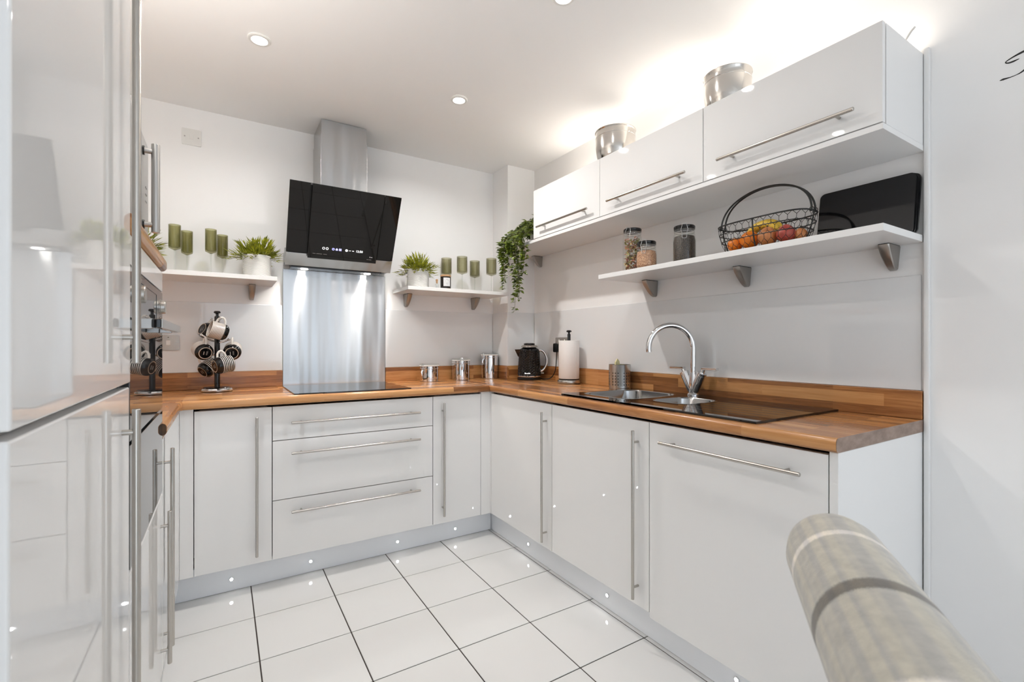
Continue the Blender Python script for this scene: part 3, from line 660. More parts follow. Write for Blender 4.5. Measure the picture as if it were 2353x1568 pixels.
def bowl_part(B, r, depth):
    mb = MB(); rings = []
    for (ins, z, rr) in ((-.006, GZ + .0006, r + .006), (0, GZ + .0014, r), (.004, GZ - .004, r), (.010, GZ - depth * .6, r - .004), (.022, GZ - depth * .92, r - .012), (.05, GZ - depth, max(r - .03, .01))):
        rings.append([(*p, z) for p in rrect(B[0] + ins, B[1] - ins, B[2] + ins, B[3] - ins, max(rr, .008), 6)])
    n = len(rings[0]); mb.v = [Vector(p) for q in rings for p in q]
    for i in range(len(rings) - 1):
        for k in range(n): mb.f.append((i * n + k, i * n + (k + 1) % n, (i + 1) * n + (k + 1) % n, (i + 1) * n + k))
    mb.f.append(tuple((len(rings) - 1) * n + k for k in range(n))); return mb
b1 = part('bowl', bowl_part(B1, .07, .15), 'sink_steel', sk); b2 = part('bowl', bowl_part(B2, .05, .10), 'sink_steel', sk)
part('drain', MB().lathe([(.035, 0), (.03, .002), (.01, .001)], 24, ((B1[0] + B1[1]) / 2, (B1[2] + B1[3]) / 2, GZ - .1495)), 'chrome', b1)
for k in range(6):
    x = 1.46 + .055 * k
    part('drainer_groove', MB().box(x, x + .0014, .86, 1.15, GZ - .0004, GZ + .0004), 'groove_grey', sk)
TXX, TYY = 1.840, 1.392
tp = thing('tap', 'chrome swan neck kitchen tap with two levers on the black sink', 'tap', (TXX, TYY, GZ))
part('base', MB().lathe([(.0265, 0), (.0265, .004), (.024, .007), (.020, .011), (.020, .020)], 32, (TXX, TYY, GZ + .0004)), 'chrome', tp)
part('body', MB().lathe([(.019, .018), (.019, .05), (.016, .105)], 32, (TXX, TYY, GZ)), 'chrome', tp)
for sgn in (1, -1):
    p0 = Vector((TXX, TYY + sgn * .004, GZ + .014)); p1 = Vector((TXX, TYY + sgn * .047, GZ + .104)); dv = (p1 - p0).normalized()
    v = part('valve', MB().tube([p0, p0 + (p1 - p0) * .35, p1 - dv * .012, p1 - dv * .0118, p1 - dv * .0105, p1 - dv * .0104, p1], [.0165, .0195, .0215, .0205, .0205, .0215, .0215], 24), 'chrome', tp)
    q0 = p1; q1 = p1 + dv * .024; q2 = q1 + Vector((0, sgn * .068, .004 if sgn > 0 else -.002))
    part('lever', MB().tube([q0, q0 + dv * .006, q1 - dv * .002, q1], [.012, .0095, .0085, .008], 16).box(TXX - .010, TXX + .010, min(q1.y - sgn * .009, q2.y), max(q1.y - sgn * .009, q2.y), q1.z - .008, q1.z + .004, .002), 'chrome', v)
sd = Vector((-.865, .502, 0)); rr = .103; zt_ = 1.121
pts = [(TXX, TYY, GZ + .09), (TXX, TYY, GZ + .16), (TXX, TYY, zt_)]
for k in range(1, 25):
    a = PI * 1.06 * k / 24; pts.append(tuple(Vector((TXX, TYY, zt_)) + sd * (rr - rr * math.cos(a)) + Vector((0, 0, rr * math.sin(a)))))
part('spout', MB().tube(pts, .0125, 20), 'chrome', tp)

# ------------------------------------------------------------------ ceiling downlights
for i, (x, y) in enumerate([(.13, 2.18), (1.03, 2.18), (1.045, 1.335), (.13, 1.335), (.59, -1.2), (.59, -2.7)]):
    lab = {0: 'round recessed ceiling downlight in front of the hood on the fridge side', 1: 'round recessed ceiling downlight in front of the corner column'}.get(i, 'round recessed ceiling downlight behind the two in front of the hood')
    c = thing('ceiling_downlight', lab, 'downlight', (x, y, ZC), 'recessed ceiling downlights')
    part('bezel', MB().lathe([(.043, 0), (.043, -.003), (.040, -.006), (.031, -.0065), (.028, -.003), (.028, 0)], 40, (x, y, ZC - .0005), False, False), 'white_plastic', c)
    part('lamp', MB().lathe([(.0285, -.0022), (.0285, -.0030)], 32, (x, y, ZC)), 'lamp_glow', c)
    area('downlight_lamp', (x, y, ZC - .009), (0, 0, 0), .05, .05, (REAR_W if y < 0 else DOWN_W * (1.7 if x > .5 else 1) if y > 2 else DOWN_W * .45), (1, .975, .95), 'DISK', 160)

# ------------------------------------------------------------------ sockets and switch
def plate(name, label, cat, cx, cz, wdt, hgt, m, y=None, side='back'):
    """face plate on the back wall (x = cx) or the right wall (y = cx); returns thing and a placing matrix (local x right, y up, z out)"""
    if side == 'back': M = Matrix(((1, 0, 0, cx), (0, 0, -1, y), (0, 1, 0, cz), (0, 0, 0, 1)))
    else: M = Matrix(((0, 0, -1, y), (-1, 0, 0, cx), (0, 1, 0, cz), (0, 0, 0, 1)))
    t = thing(name, label, cat, M.translation)
    part('face_plate', MB().prism(rrect(-wdt / 2, wdt / 2, -hgt / 2, hgt / 2, .004), .0004, .006, 'Z').xf(M), m, t)
    return t, M
s_, M = plate('light_switch', 'white square switch plate high on the wall near the hood', 'switch', -.138, 2.234, .085, .085, 'white_plastic', YB)
part('rocker', MB().box(-.009, .009, -.013, .013, .0062, .0085, .001).xf(M), 'white_plastic', s_)
for x in (-.030, .030): part('screw_cap', MB().cyl(M @ Vector((x, 0, .006)), M @ Vector((x, 0, .0066)), .0035, 12), 'print_grey', s_)
s_, M = plate('fused_switch', 'brushed steel wall switch beside the oven housing', 'switch', -.234, 1.145, .086, .078, 'steel_handle', YB - GT)
part('rocker', MB().box(-.012, .006, -.012, .012, .0062, .009, .001).xf(M), 'white_plastic', s_)
part('screw', MB().cyl(M @ Vector((.030, 0, .006)), M @ Vector((.030, 0, .0068)), .0038, 12), 'chrome', s_)
part('indicator', MB().box(-.006, 0, .026, .029, .006, .0068).xf(M), 'print_black', s_)
s_, M = plate('wall_socket', 'steel double wall socket behind the kitchen roll', 'socket', 2.455, 1.139, .146, .086, 'steel_handle', XR - GT, 'right')
part('insert', MB().box(-.060, .060, -.030, .020, .006, .0068).xf(M), 'print_grey', s_)
for x in (-.03, .03): part('rocker', MB().box(x - .006, x + .006, .012, .030, .0068, .010, .001).xf(M), 'white_plastic', s_)
pg = thing('plug', 'black mains plug of the kettle in the wall socket', 'plug', M @ Vector((-.04, -.02, .01)))
part('plug_body', MB().prism(rrect(-.062, -.014, -.055, .004, .010), .0072, .034, 'Z').xf(M), 'black_plastic', pg)

# ------------------------------------------------------------------ kettle
K = Vector((1.785, 2.660, ZW1 + .0004))
kt = thing('kettle', 'black quilted electric kettle with chrome handle', 'kettle', K)
vd = (Vector((0, 0, 0)) - Vector((K.x, K.y, 0))).normalized(); rt = Vector((-vd.y, vd.x, 0)) * 1.0   # rt = picture right when seen from the room
part('power_base', MB().lathe([(.080, 0), (.082, .004), (.082, .014), (.074, .019)], 48, K), 'black_plastic', kt)
part('chrome_band', MB().lathe([(.0785, .0195), (.080, .022), (.080, .027), (.078, .0295)], 48, K), 'chrome', kt)
mb = MB(); n, rows = 44, 22; prof = []
for i in range(rows + 1):
    u = i / rows; z = .030 + .195 * u
    r_ = .0785 - .012 * u - (.030 * max(0, (u - .82) / .18) ** 2.2)
    prof.append((r_, z))
o0 = 0
for i, (r_, z) in enumerate(prof):
    for k in range(n):
        q = r_ + (.0026 if (i + k) % 2 == 0 else -.0014) * (1 if 1 <= i <= rows - 2 else 0); a = 2 * PI * k / n
        mb.v.append(K + Vector((q * math.cos(a), q * math.sin(a), z)))
for i in range(rows):
    for k in range(n):
        k2 = (k + 1) % n; a, b, c_, d_ = i * n + k, i * n + k2, (i + 1) * n + k2, (i + 1) * n + k
        if (i + k) % 2 == 0: mb.f += [(a, b, d_), (b, c_, d_)]
        else: mb.f += [(a, b, c_), (a, c_, d_)]
body = part('body', mb, 'black_gloss', kt, flat=True)
part('shoulder_ring', MB().lathe([(.058, .221), (.056, .227), (.050, .234), (.047, .236)], 40, K), 'steel_handle', kt)
part('lid', MB().lathe([(.036, .235), (.038, .239), (.038, .246), (.034, .2485), (.020, .250)], 40, K), 'black_gloss', kt)
part('lid_trim', MB().lathe([(.030, .2490), (.029, .2515), (.014, .2525)], 32, K), 'chrome', kt)
hpts = []
for k in range(17):
    a = R(100 - 205 * k / 16); hpts.append(K + rt * (.072 + .048 * math.cos(a) ** 1 * (1 if math.cos(a) > 0 else .35)) + Vector((0, 0, .130 + .072 * math.sin(a))))
hpts[0] = K + rt * .062 + Vector((0, 0, .196)); hpts[-1] = K + rt * .074 + Vector((0, 0, .072))
part('handle', MB().tube(hpts, [.0075] + [.0085] * 15 + [.0065], 14), 'chrome', kt)
part('switch_lever', MB().box(-.008, .012, -.008, .008, -.003, .003, .002).xf(Matrix.Translation(K + rt * .088 + Vector((0, 0, .045))) @ Matrix.Rotation(math.atan2(rt.y, rt.x), 4, 'Z')), 'white_plastic', kt)
sp = -rt; b0 = K + sp * .060
part('spout', MB().add([b0 + Vector((0, 0, .155)) - vd * .016, b0 + Vector((0, 0, .155)) + vd * .016, b0 + vd * .024 + Vector((0, 0, .208)), b0 - vd * .024 + Vector((0, 0, .208)), K + sp * .100 + Vector((0, 0, .206)) + vd * .007, K + sp * .100 + Vector((0, 0, .206)) - vd * .007, K + sp * .078 + Vector((0, 0, .158))],
     [(0, 1, 2, 3), (3, 2, 4, 5), (0, 3, 5), (0, 5, 6), (1, 6, 4), (1, 4, 2), (6, 5, 4), (0, 6, 1)]), 'black_gloss', kt)
Mk = Matrix(((rt.x, 0, vd.x, 0), (rt.y, 0, vd.y, 0), (0, 1, 0, 0), (0, 0, 0, 1)))
lp = Matrix.Translation(K + vd * .0792 + rt * -.012 + Vector((0, 0, .047))) @ Mk
nb = part('name_plate', MB().box(-.022, .022, -.006, .006, 0, .0018, .0006).xf(lp), 'black_gloss', kt)
part('lettering', text_mb('Breville', .0125, lp @ Matrix.Translation((0, 0, .0022)), .0003), 'icon_white', nb)
cable = [K + rt * .078 + vd * .01 + Vector((0, 0, .012)), Vector((1.845, 2.575, ZW1 + .006)), Vector((1.872, 2.53, ZW1 + .018)), Vector((1.885, 2.50, .96)), Vector((1.889, 2.493, 1.03)), Vector((1.893, 2.493, 1.09))]
def smooth(pts, n=8):
    pts = [Vector(p) for p in pts]; out = []
    for i in range(len(pts) - 1):
        p0, p1, p2, p3 = pts[max(i - 1, 0)], pts[i], pts[i + 1], pts[min(i + 2, len(pts) - 1)]
        for k in range(n):
            t = k / n; out.append(.5 * ((2 * p1) + (p2 - p0) * t + (2 * p0 - 5 * p1 + 4 * p2 - p3) * t * t + (3 * p1 - p0 - 3 * p2 + p3) * t ** 3))
    return out + [pts[-1]]
part('power_cable', MB().tube(smooth(cable), .0032, 8), 'black_plastic', kt)

# ------------------------------------------------------------------ kitchen roll on its stand
Q = Vector((1.822, 2.275, ZW1 + .0004))
kr = thing('kitchen_roll_stand', 'black and chrome upright kitchen roll stand beside the kettle', 'roll holder', Q)
part('base', MB().lathe([(.060, 0), (.070, .003), (.072, .012), (.068, .022), (.060, .026)], 48, Q), 'steel_handle', kr)
part('base_cap', MB().lathe([(.062, .0262), (.062, .029), (.05, .030)], 48, Q), 'black_plastic', kr)
part('pole', MB().lathe([(.010, .03), (.010, .302), (.009, .305), (.006, .306), (.006, .315)], 20, Q), 'black_gloss', kr)
part('knob', MB().lathe([(.006, .314), (.016, .318), (.017, .323), (.012, .328), (.003, .329)], 24, Q), 'black_gloss', kr)
pr_ = [(.019, .0305), (.062, .0305), (.0635, .033), (.0635, .262), (.062, .2645), (.019, .2645)]
single('kitchen_roll', MB().lathe(pr_ + [pr_[0]], 48, Q, False, False).box(Q.x - .0005 + .0, Q.x + .0005, Q.y - .0645, Q.y - .063, Q.z + .031, Q.z + .264), 'paper', 'white embossed kitchen paper roll on the stand', 'kitchen roll', Q)

# ------------------------------------------------------------------ cutlery caddy with a sponge
Q = Vector((1.826, 1.845, ZW1 + .0004))
cy = thing('cutlery_caddy', 'perforated steel cutlery caddy standing behind the sink', 'caddy', Q)
part('cup', MB().lathe([(.056, 0), (.058, .002), (.058, .131), (.0585, .133), (.0565, .133), (.0562, .004), (.02, .004)], 48, Q), 'caddy_steel', cy)
hm = MB()
for i in range(5):
    for k in range(24):
        if k % 4 == 3: continue
        a = 2 * PI * (k + .5) / 24; p = Vector((math.cos(a), math.sin(a), 0)); c0 = Q + Vector((0, 0, .026 + .0155 * i))
        hm.cyl(c0 + p * .0574, c0 + p * .0583, .0030, 10)
part('perforations', hm, 'print_black', cy)
single('cleaning_cloth', MB().add([Q + Vector(p) for p in ((-.02, .012, .10), (.02, .012, .10), (.012, .014, .150), (-.004, .012, .164), (-.018, .010, .145), (-.02, .022, .10), (.02, .022, .10), (.012, .022, .150), (-.004, .020, .162), (-.018, .020, .145))],
       [(0, 1, 2, 3, 4), (9, 8, 7, 6, 5), (0, 5, 6, 1), (1, 6, 7, 2), (2, 7, 8, 3), (3, 8, 9, 4), (4, 9, 5, 0)]), 'yellow_cloth', 'pale yellow cloth tip sticking out of the steel caddy', 'cloth', Q + Vector((0, .016, .1)))

# ------------------------------------------------------------------ steel canisters
def canister(loc, h, label, ang):
    L = Vector(loc); c = thing('canister', label, 'canister', L, 'polished steel clip-top canisters')
    part('body', MB().lathe([(.057, 0), (.059, .002), (.059, h - .035), (.0605, h - .033), (.0605, h - .030), (.059, h - .028), (.059, h - .018)], 48, L), 'chrome', c)
    part('seal', MB().lathe([(.061, h - .0178), (.063, h - .016), (.063, h - .012), (.061, h - .0102)], 48, L), 'white_plastic', c)
    part('lid', MB().lathe([(.062, h - .010), (.064, h - .008), (.064, h - .002), (.060, h), (.03, h + .0005)], 48, L), 'clear_glass', c)
    d_ = Vector((math.cos(ang), math.sin(ang), 0)); s2 = Vector((-d_.y, d_.x, 0)); b = L + d_ * .0625
    z = lambda v: Vector((0, 0, v))
    part('clasp_wire', MB().tube([b + s2 * .008 + z(h - .045), b + s2 * .009 + d_ * .004 + z(h - .02), b + s2 * .006 + z(h + .001), b - s2 * .006 + z(h + .001), b - s2 * .009 + d_ * .004 + z(h - .02), b - s2 * .008 + z(h - .045)], .0014, 8), 'chrome', c)
    part('clasp_lever', MB().tube([b + z(h - .040), b + d_ * .008 + z(h - .056), b + d_ * .006 + z(h - .078)], [.005, .006, .004], 10), 'chrome', c)
va = lambda p: math.atan2(-p[1], -p[0])
p = (1.150, 2.885, ZW1 + .0004); canister(p, .116, 'small polished steel canister, shortest of the three', va(p) - .75)
p = (1.388, 2.907, ZW1 + .0004); canister(p, .146, 'medium polished steel canister between the short and the tall one', va(p) + .1)
p = (1.618, 2.917, ZW1 + .0004); canister(p, .180, 'tall polished steel canister in the corner, tallest of the three', va(p) - .8)

# ------------------------------------------------------------------ mug tree and mugs
B = Vector((-.022, 2.842, ZW1 + .0004))
mt = thing('mug_tree', 'black mug tree with round chrome base', 'mug tree', B)
part('base', MB().lathe([(.066, 0), (.074, .004), (.0745, .010), (.070, .017), (.060, .020)], 48, B), 'chrome', mt)
part('base_cap', MB().lathe([(.061, .0202), (.058, .023), (.02, .026)], 40, B), 'black_gloss', mt)
part('pole', MB().lathe([(.0125, .02), (.0125, .382), (.011, .385), (.0065, .386), (.0065, .398)], 24, B), 'black_gloss', mt)
part('knob', MB().lathe([(.006, .397), (.015, .402), (.016, .407), (.012, .412), (.003, .413)], 24, B), 'black_gloss', mt)
CAMP = Vector((0, 0, CAM_H))
def ray_pt(px, py, dist):   # point at a given forward depth, used once to place things measured in the photograph
    F_ = Vector((math.sin(YAW), math.cos(YAW), 0)); R_ = Vector((math.cos(YAW), -math.sin(YAW), 0))
    return CAMP + (F_ + R_ * ((px - 1176.5) / 1076) - Vector((0, 0, (py - 791.5) / 1076))) * dist
vv = (B + Vector((0, 0, .2)) - CAMP).normalized(); vr = vv.cross(Vector((0, 0, 1))).normalized(); vu = vr.cross(vv)

def pattern_mat(name, c_bg, c_fg, thr, bw=.24, rh=.0068):
    m = mat(name, c_bg, .25); nt = m.node_tree; L = nt.links.new
    tc = nd(nt, 'ShaderNodeTexCoord'); sp_ = nd(nt, 'ShaderNodeSeparateXYZ'); L(tc.outputs['Object'], sp_.inputs[0])
    at = nd(nt, 'ShaderNodeMath', operation='ARCTAN2'); L(sp_.outputs['Y'], at.inputs[0]); L(sp_.outputs['X'], at.inputs[1])
    cb = nd(nt, 'ShaderNodeCombineXYZ'); L(at.outputs[0], cb.inputs[0]); L(sp_.outputs['Z'], cb.inputs[1])
    br = nd(nt, 'ShaderNodeTexBrick'); br.inputs['Scale'].default_value = 1; br.inputs['Brick Width'].default_value = bw; br.inputs['Row Height'].default_value = rh; br.inputs['Mortar Size'].default_value = thr
    br.inputs['Color1'].default_value = (*c_bg, 1); br.inputs['Color2'].default_value = (*c_bg, 1); br.inputs['Mortar'].default_value = (*c_fg, 1); br.inputs['Mortar Smooth'].default_value = .1
    L(cb.outputs[0], br.inputs['Vector']); L(br.outputs['Color'], bsdf(m).inputs['Base Color']); return m
pattern_mat('mug_pale', (.66, .61, .56), (.16, .13, .11), .0007, .22, .0062)
pattern_mat('mug_dark', (.74, .72, .68), (.008, .008, .008), .0026, .30, .0080)
MUGH, MUGR = .080, .0415
def mug(centre, axis, hdir, mpat, label, grp='patterned mugs on the mug tree'):
    axis = axis.normalized(); hx = (hdir - axis * hdir.dot(axis)).normalized(); hy_ = axis.cross(hx)
    org = centre - axis * (MUGH * .5)
    t = bpy.data.objects.new('mug', None); COL.objects.link(t); t.empty_display_size = .03
    t.matrix_world = Matrix(((hx.x, hy_.x, axis.x, org.x), (hx.y, hy_.y, axis.y, org.y), (hx.z, hy_.z, axis.z, org.z), (0, 0, 0, 1)))
    t['label'] = label; t['category'] = 'mug'; t['group'] = grp; ORG[t.name] = Vector((0, 0, 0))
    part('body', MB().lathe([(MUGR - .001, .020), (MUGR, .030), (MUGR, MUGH - .002), (MUGR - .0015, MUGH), (MUGR - .003, MUGH - .001), (MUGR - .0035, .012), (.01, .006)], 40, (0, 0, 0), False, True), mpat, t)
    part('black_foot', MB().lathe([(.026, .0012), (.027, 0), (.030, 0), (.034, .004), (MUGR - .001, .013), (MUGR + .0003, .0215), (MUGR + .0003, .0222)], 40, (0, 0, 0), True, False), 'black_gloss', t)
    part('foot_ring', MB().lathe([(.0268, -.0003), (.0302, -.0003)], 40, (0, 0, 0), False, False), 'cream_ceramic', t)
    part('stamp', MB().box(-.010, .010, .004, .0055, .0004, .0008).box(-.010, .010, .0075, .009, .0004, .0008).box(-.009, .007, -.009, -.005, .0004, .0008), 'print_grey', t)
    hp_ = [(MUGR - .002, .022)] + [(MUGR + .004 + .024 * math.sin(PI * k / 10) ** .7, .022 + .040 * k / 10) for k in range(1, 10)] + [(MUGR - .002, .062)]
    part('handle', MB().tube([(a, 0, b) for a, b in hp_], .0052, 10), 'white_ceramic', t)
    return t
def mp(zx, zy, dd): return ray_pt(420 + zx / 7.467, 700 + zy / 7.467, dd)
d0 = (B - CAMP).dot(Vector((math.sin(YAW), math.cos(YAW), 0)))
mug(mp(610, 455, d0 - .058), vr * -.93 + vu * .30 - vv * .22, vu + vr * .25, 'mug_pale', 'pale dashed mug at the top front of the mug tree')
mug(mp(345, 800, d0 - .030), vv * .88 - vr * .28 + vu * .26, vu + vr * .12, 'mug_pale', 'mug showing its black ringed base on the oven side of the mug tree')
mug(mp(855, 800, d0 + .030), vv * .90 + vr * .10 + vu * .26, vu, 'mug_pale', 'mug showing its black ringed base on the hob side of the mug tree')
mug(mp(690, 1035, d0 - .068), vr * .86 + vu * .16 + vv * .36, vu - vr * .30, 'mug_dark', 'dark dashed mug at the bottom front of the mug tree')
mug(mp(455, 470, d0 + .045), vr * .75 - vu * .35 + vv * .45, vu * 1.0 - vr * .2, 'mug_dark', 'black mug at the top back of the mug tree')
mug(mp(445, 1085, d0 + .050), vr * .70 + vv * .45 + vu * .55, vu - vr * .4, 'mug_dark', 'black mug at the bottom back of the mug tree')
for (zx, zy, dz) in ((640, 245, .10), (330, 520, .10), (800, 560, .06), (630, 810, .06)):
    pass
arm = MB()
for (z, ang) in ((.345, -.15), (.345, 2.9), (.27, .9), (.27, -2.2), (.20, -.5), (.20, 2.6)):
    pass
for (end, z) in ((mp(640, 243, d0 - .062), .345), (mp(318, 520, d0 - .02), .26), (mp(790, 600, d0 + .01), .25), (mp(640, 815, d0 - .066), .195), (mp(490, 250, d0 + .04), .345), (mp(400, 900, d0 + .03), .195)):
    s0 = B + Vector((0, 0, z)); arm = MB().tube(smooth([s0, s0 + (end - s0) * .6 + Vector((0, 0, -.004)), end], 4), .0042, 10).ball(end, .0068, n=12, m=8)
    part('arm', arm, 'chrome', mt)

# ------------------------------------------------------------------ green glasses
def goblet(loc, D, label, grp, bowl=.118, H=.233, gm='olive_glass'):
    L = Vector(loc); c = thing('stem_glass', label, 'glass', L, grp); r_ = D / 2; zb = H - bowl
    part('bowl', MB().lathe([(.003, zb - .006), (r_ * .6, zb), (r_ * .93, zb + .004), (r_, zb + .012), (r_ * 1.0, H), (r_ * .95, H), (r_ * .94, zb + .014), (r_ * .5, zb + .006)], 40, L, False, False), gm, c)
    rib = MB()
    part('stem', MB().lathe([(.006, zb - .004), (.0035, zb - .014), (.003, .02), (.006, .006)], 16, L), 'clear_glass', c)
    part('foot', MB().lathe([(.030, 0), (.030, .0015), (.012, .004), (.005, .007)], 32, L), 'clear_glass', c)
    return c
gl = 'tall olive green flutes on the shelf above the mug tree'; lb = 'tall olive green flute on the shelf above the mug tree'
z = SZ1 + .0006
for (x, y, lb) in ((-.198, 2.82, 'front olive green flute of the pair beside the half hidden plant'), (-.155, 2.945, 'rear olive green flute of the pair beside the half hidden plant'), (-.049, 2.835, 'front olive green flute of the pair beside the white ribbed pot'), (.001, 2.955, 'rear olive green flute of the pair beside the white ribbed pot')): goblet((x, y, z), .051, lb, gl, gm='olive_dark_glass')
gl = 'wide olive green stem glasses on the short shelf'
for (x, y, l) in ((1.298, 2.945, 'wide olive green stem glass behind the candle jar'), (1.363, 2.836, 'wide olive green stem glass on the short shelf right of the candle'), (1.51, 2.938, 'wide olive green stem glass at the back of the short shelf'), (1.564, 2.795, 'wide olive green stem glass nearest the corner column on the short shelf')): goblet((x, y, z), .070, l.replace('right of', 'beside'), gl, bowl=.112)

# ------------------------------------------------------------------ potted plants on the shelves
def leaf(mb, p, d, n, ln, wd, fold=.25):
    """lance leaf: p base, d direction, n approximate normal"""
    d = d.normalized(); s = d.cross(n); s = s.normalized() if s.length > 1e-5 else d.orthogonal().normalized(); n = s.cross(d)
    mb.add([p, p + d * ln * .38 + s * wd * .5 + n * wd * fold, p + d * ln * .42, p + d * ln * .38 - s * wd * .5 + n * wd * fold, p + d * ln - n * wd * .1], [(0, 1, 2), (0, 2, 3), (1, 4, 2), (2, 4, 3)])
def pot_plant(loc, label, seed, droop=.4):
    rnd = random.Random(seed); L = Vector(loc); t = thing('potted_plant', label, 'plant', L, 'bushy green plants in white ribbed pots')
    pot = part('pot', MB().lathe([(.060, 0), (.0665, .004), (.0675, .116), (.066, .118), (.062, .117), (.061, .10), (.02, .099)], 56, L), 'ribbed_pot', t)
    part('soil', MB().lathe([(.0605, .100), (.055, .104), (.02, .106)], 32, L), 'soil', t)
    lf = MB(); sm = MB()
    for i in range(105):
        a = rnd.uniform(0, 2 * PI); el = rnd.uniform(.10, 1.35); rr_ = rnd.uniform(.0, .048); ln = rnd.uniform(.055, .095) * (1.0 if el > .5 else 1.1)
        p0 = L + Vector((rr_ * math.cos(a), rr_ * math.sin(a), .106)); d = Vector((math.cos(a) * math.cos(el), math.sin(a) * math.cos(el), math.sin(el)))
        pts = [p0 + d * (ln * u) + Vector((0, 0, -.035 * u * u * (1.2 - el))) for u in (0, .25, .5, .75, 1)]
        pts = [Vector((q.x, min(q.y, YB - .012), q.z)) for q in pts]
        sm.tube(pts, [.0013, .0012, .001, .0008, .0005], 5)
        for j, u in enumerate((.3, .42, .54, .64, .73, .81, .88, .94, 1.0)):
            k = min(int(u * 4), 3); q = pts[k].lerp(pts[k + 1], u * 4 - k)
            b = a + rnd.uniform(-1.1, 1.1) if j < 8 else a; e2 = el + rnd.uniform(-.5, .35)
            dd = Vector((math.cos(b) * math.cos(e2), math.sin(b) * math.cos(e2), math.sin(e2))); dd = (dd + d * .5).normalized()
            if q.y + dd.y * .04 > YB - .006: dd.y = -abs(dd.y)
            leaf(lf, q, dd, Vector((rnd.uniform(-.4, .4), rnd.uniform(-.4, .4), 1)), rnd.uniform(.028, .046), rnd.uniform(.0062, .0095))
    part('foliage', lf, 'leaf_bright', t, stuff=True, flat=True); part('stems', sm, 'stem', t, stuff=True)
def ribbed():
    m = mat('ribbed_pot', (.80, .79, .76), .35); nt = m.node_tree; L = nt.links.new
    tc = nd(nt, 'ShaderNodeTexCoord'); sp_ = nd(nt, 'ShaderNodeSeparateXYZ'); L(tc.outputs['Object'], sp_.inputs[0])
    at = nd(nt, 'ShaderNodeMath', operation='ARCTAN2'); L(sp_.outputs['Y'], at.inputs[0]); L(sp_.outputs['X'], at.inputs[1])
    m1 = nd(nt, 'ShaderNodeMath', operation='MULTIPLY'); m1.inputs[1].default_value = 16.0; L(at.outputs[0], m1.inputs[0])
    m2 = nd(nt, 'ShaderNodeMath', operation='MULTIPLY_ADD'); m2.inputs[1].default_value = 900.0; L(sp_.outputs['Z'], m2.inputs[0]); L(m1.outputs[0], m2.inputs[2])
    sn = nd(nt, 'ShaderNodeMath', operation='SINE'); L(m2.outputs[0], sn.inputs[0])
    bp = nd(nt, 'ShaderNodeBump'); bp.inputs['Strength'].default_value = .55; bp.inputs['Distance'].default_value = .0012
    L(sn.outputs[0], bp.inputs['Height']); L(bp.outputs[0], bsdf(m).inputs['Normal'])
ribbed()
pot_plant((.158, 2.835, SZ1 + .0006), 'bushy green plant in white ribbed pot beside the cooker hood over the mug tree', 3)
pot_plant((-.372, 2.85, SZ1 + .0006), 'bushy green plant half hidden behind the microwave handle', 5)
pot_plant((1.050, 2.82, SZ1 + .0006), 'bushy green plant in white ribbed pot on the short shelf beside the candle', 9)

# candle and little bottle
Q = Vector((1.213, 2.765, SZ1 + .0006)); c = thing('candle', 'dark jar candle with wooden lid and white label', 'candle', Q)
part('jar', MB().lathe([(.031, 0), (.0335, .002), (.0335, .076), (.032, .078)], 40, Q), 'candle_jar', c)
part('lid', MB().lathe([(.0335, .0785), (.0342, .080), (.0342, .088), (.033, .0895)], 40, Q), 'candle_wood', c)
va0 = math.atan2(-Q.y, -Q.x); lab = MB(); n = 12
for z_ in (.016, .070):
    for k in range(n + 1):
        a = va0 + .25 + (k / n - .5) * 1.35; lab.v.append(Q + Vector((.0339 * math.cos(a), .0339 * math.sin(a), z_)))
for k in range(n): lab.f.append((k, k + 1, n + 2 + k, n + 1 + k))
lb_ = part('label', lab, 'label_paper', c)
tw = MB()
for (u, z_, ln_, an) in ((-.1, .058, .008, .9), (.12, .058, .008, 2.2), (.22, .052, .006, .7), (-.3, .048, .005, 1.2), (0, .036, .016, 0), (0, .031, .012, 0), (.05, .026, .010, 0)):
    a = va0 + .25 + u; p = Q + Vector((.0342 * math.cos(a), .0342 * math.sin(a), z_)); s2 = Vector((-math.sin(a), math.cos(a), 0)); dd = s2 * math.cos(an) + Vector((0, 0, math.sin(an)))
    tw.tube([p - dd * ln_ / 2, p + dd * ln_ / 2], .0006 if an == 0 else .0011, 6)
part('label_print', tw, 'print_grey', lb_)
Q = Vector((1.149, 2.755, SZ1 + .0006)); c = thing('cork_bottle', 'tiny clear bottle with cork stopper beside the candle', 'bottle', Q)
part('glass', MB().lathe([(.009, 0), (.0105, .002), (.0105, .024), (.006, .032), (.006, .038)], 24, Q), 'clear_glass', c)
part('contents', MB().lathe([(.0088, .002), (.0092, .018), (.004, .020)], 20, Q), 'label_paper', c)
part('cork', MB().lathe([(.0056, .032), (.0062, .046), (.0075, .047), (.0075, .056), (.006, .058)], 20, Q), 'cork', c)

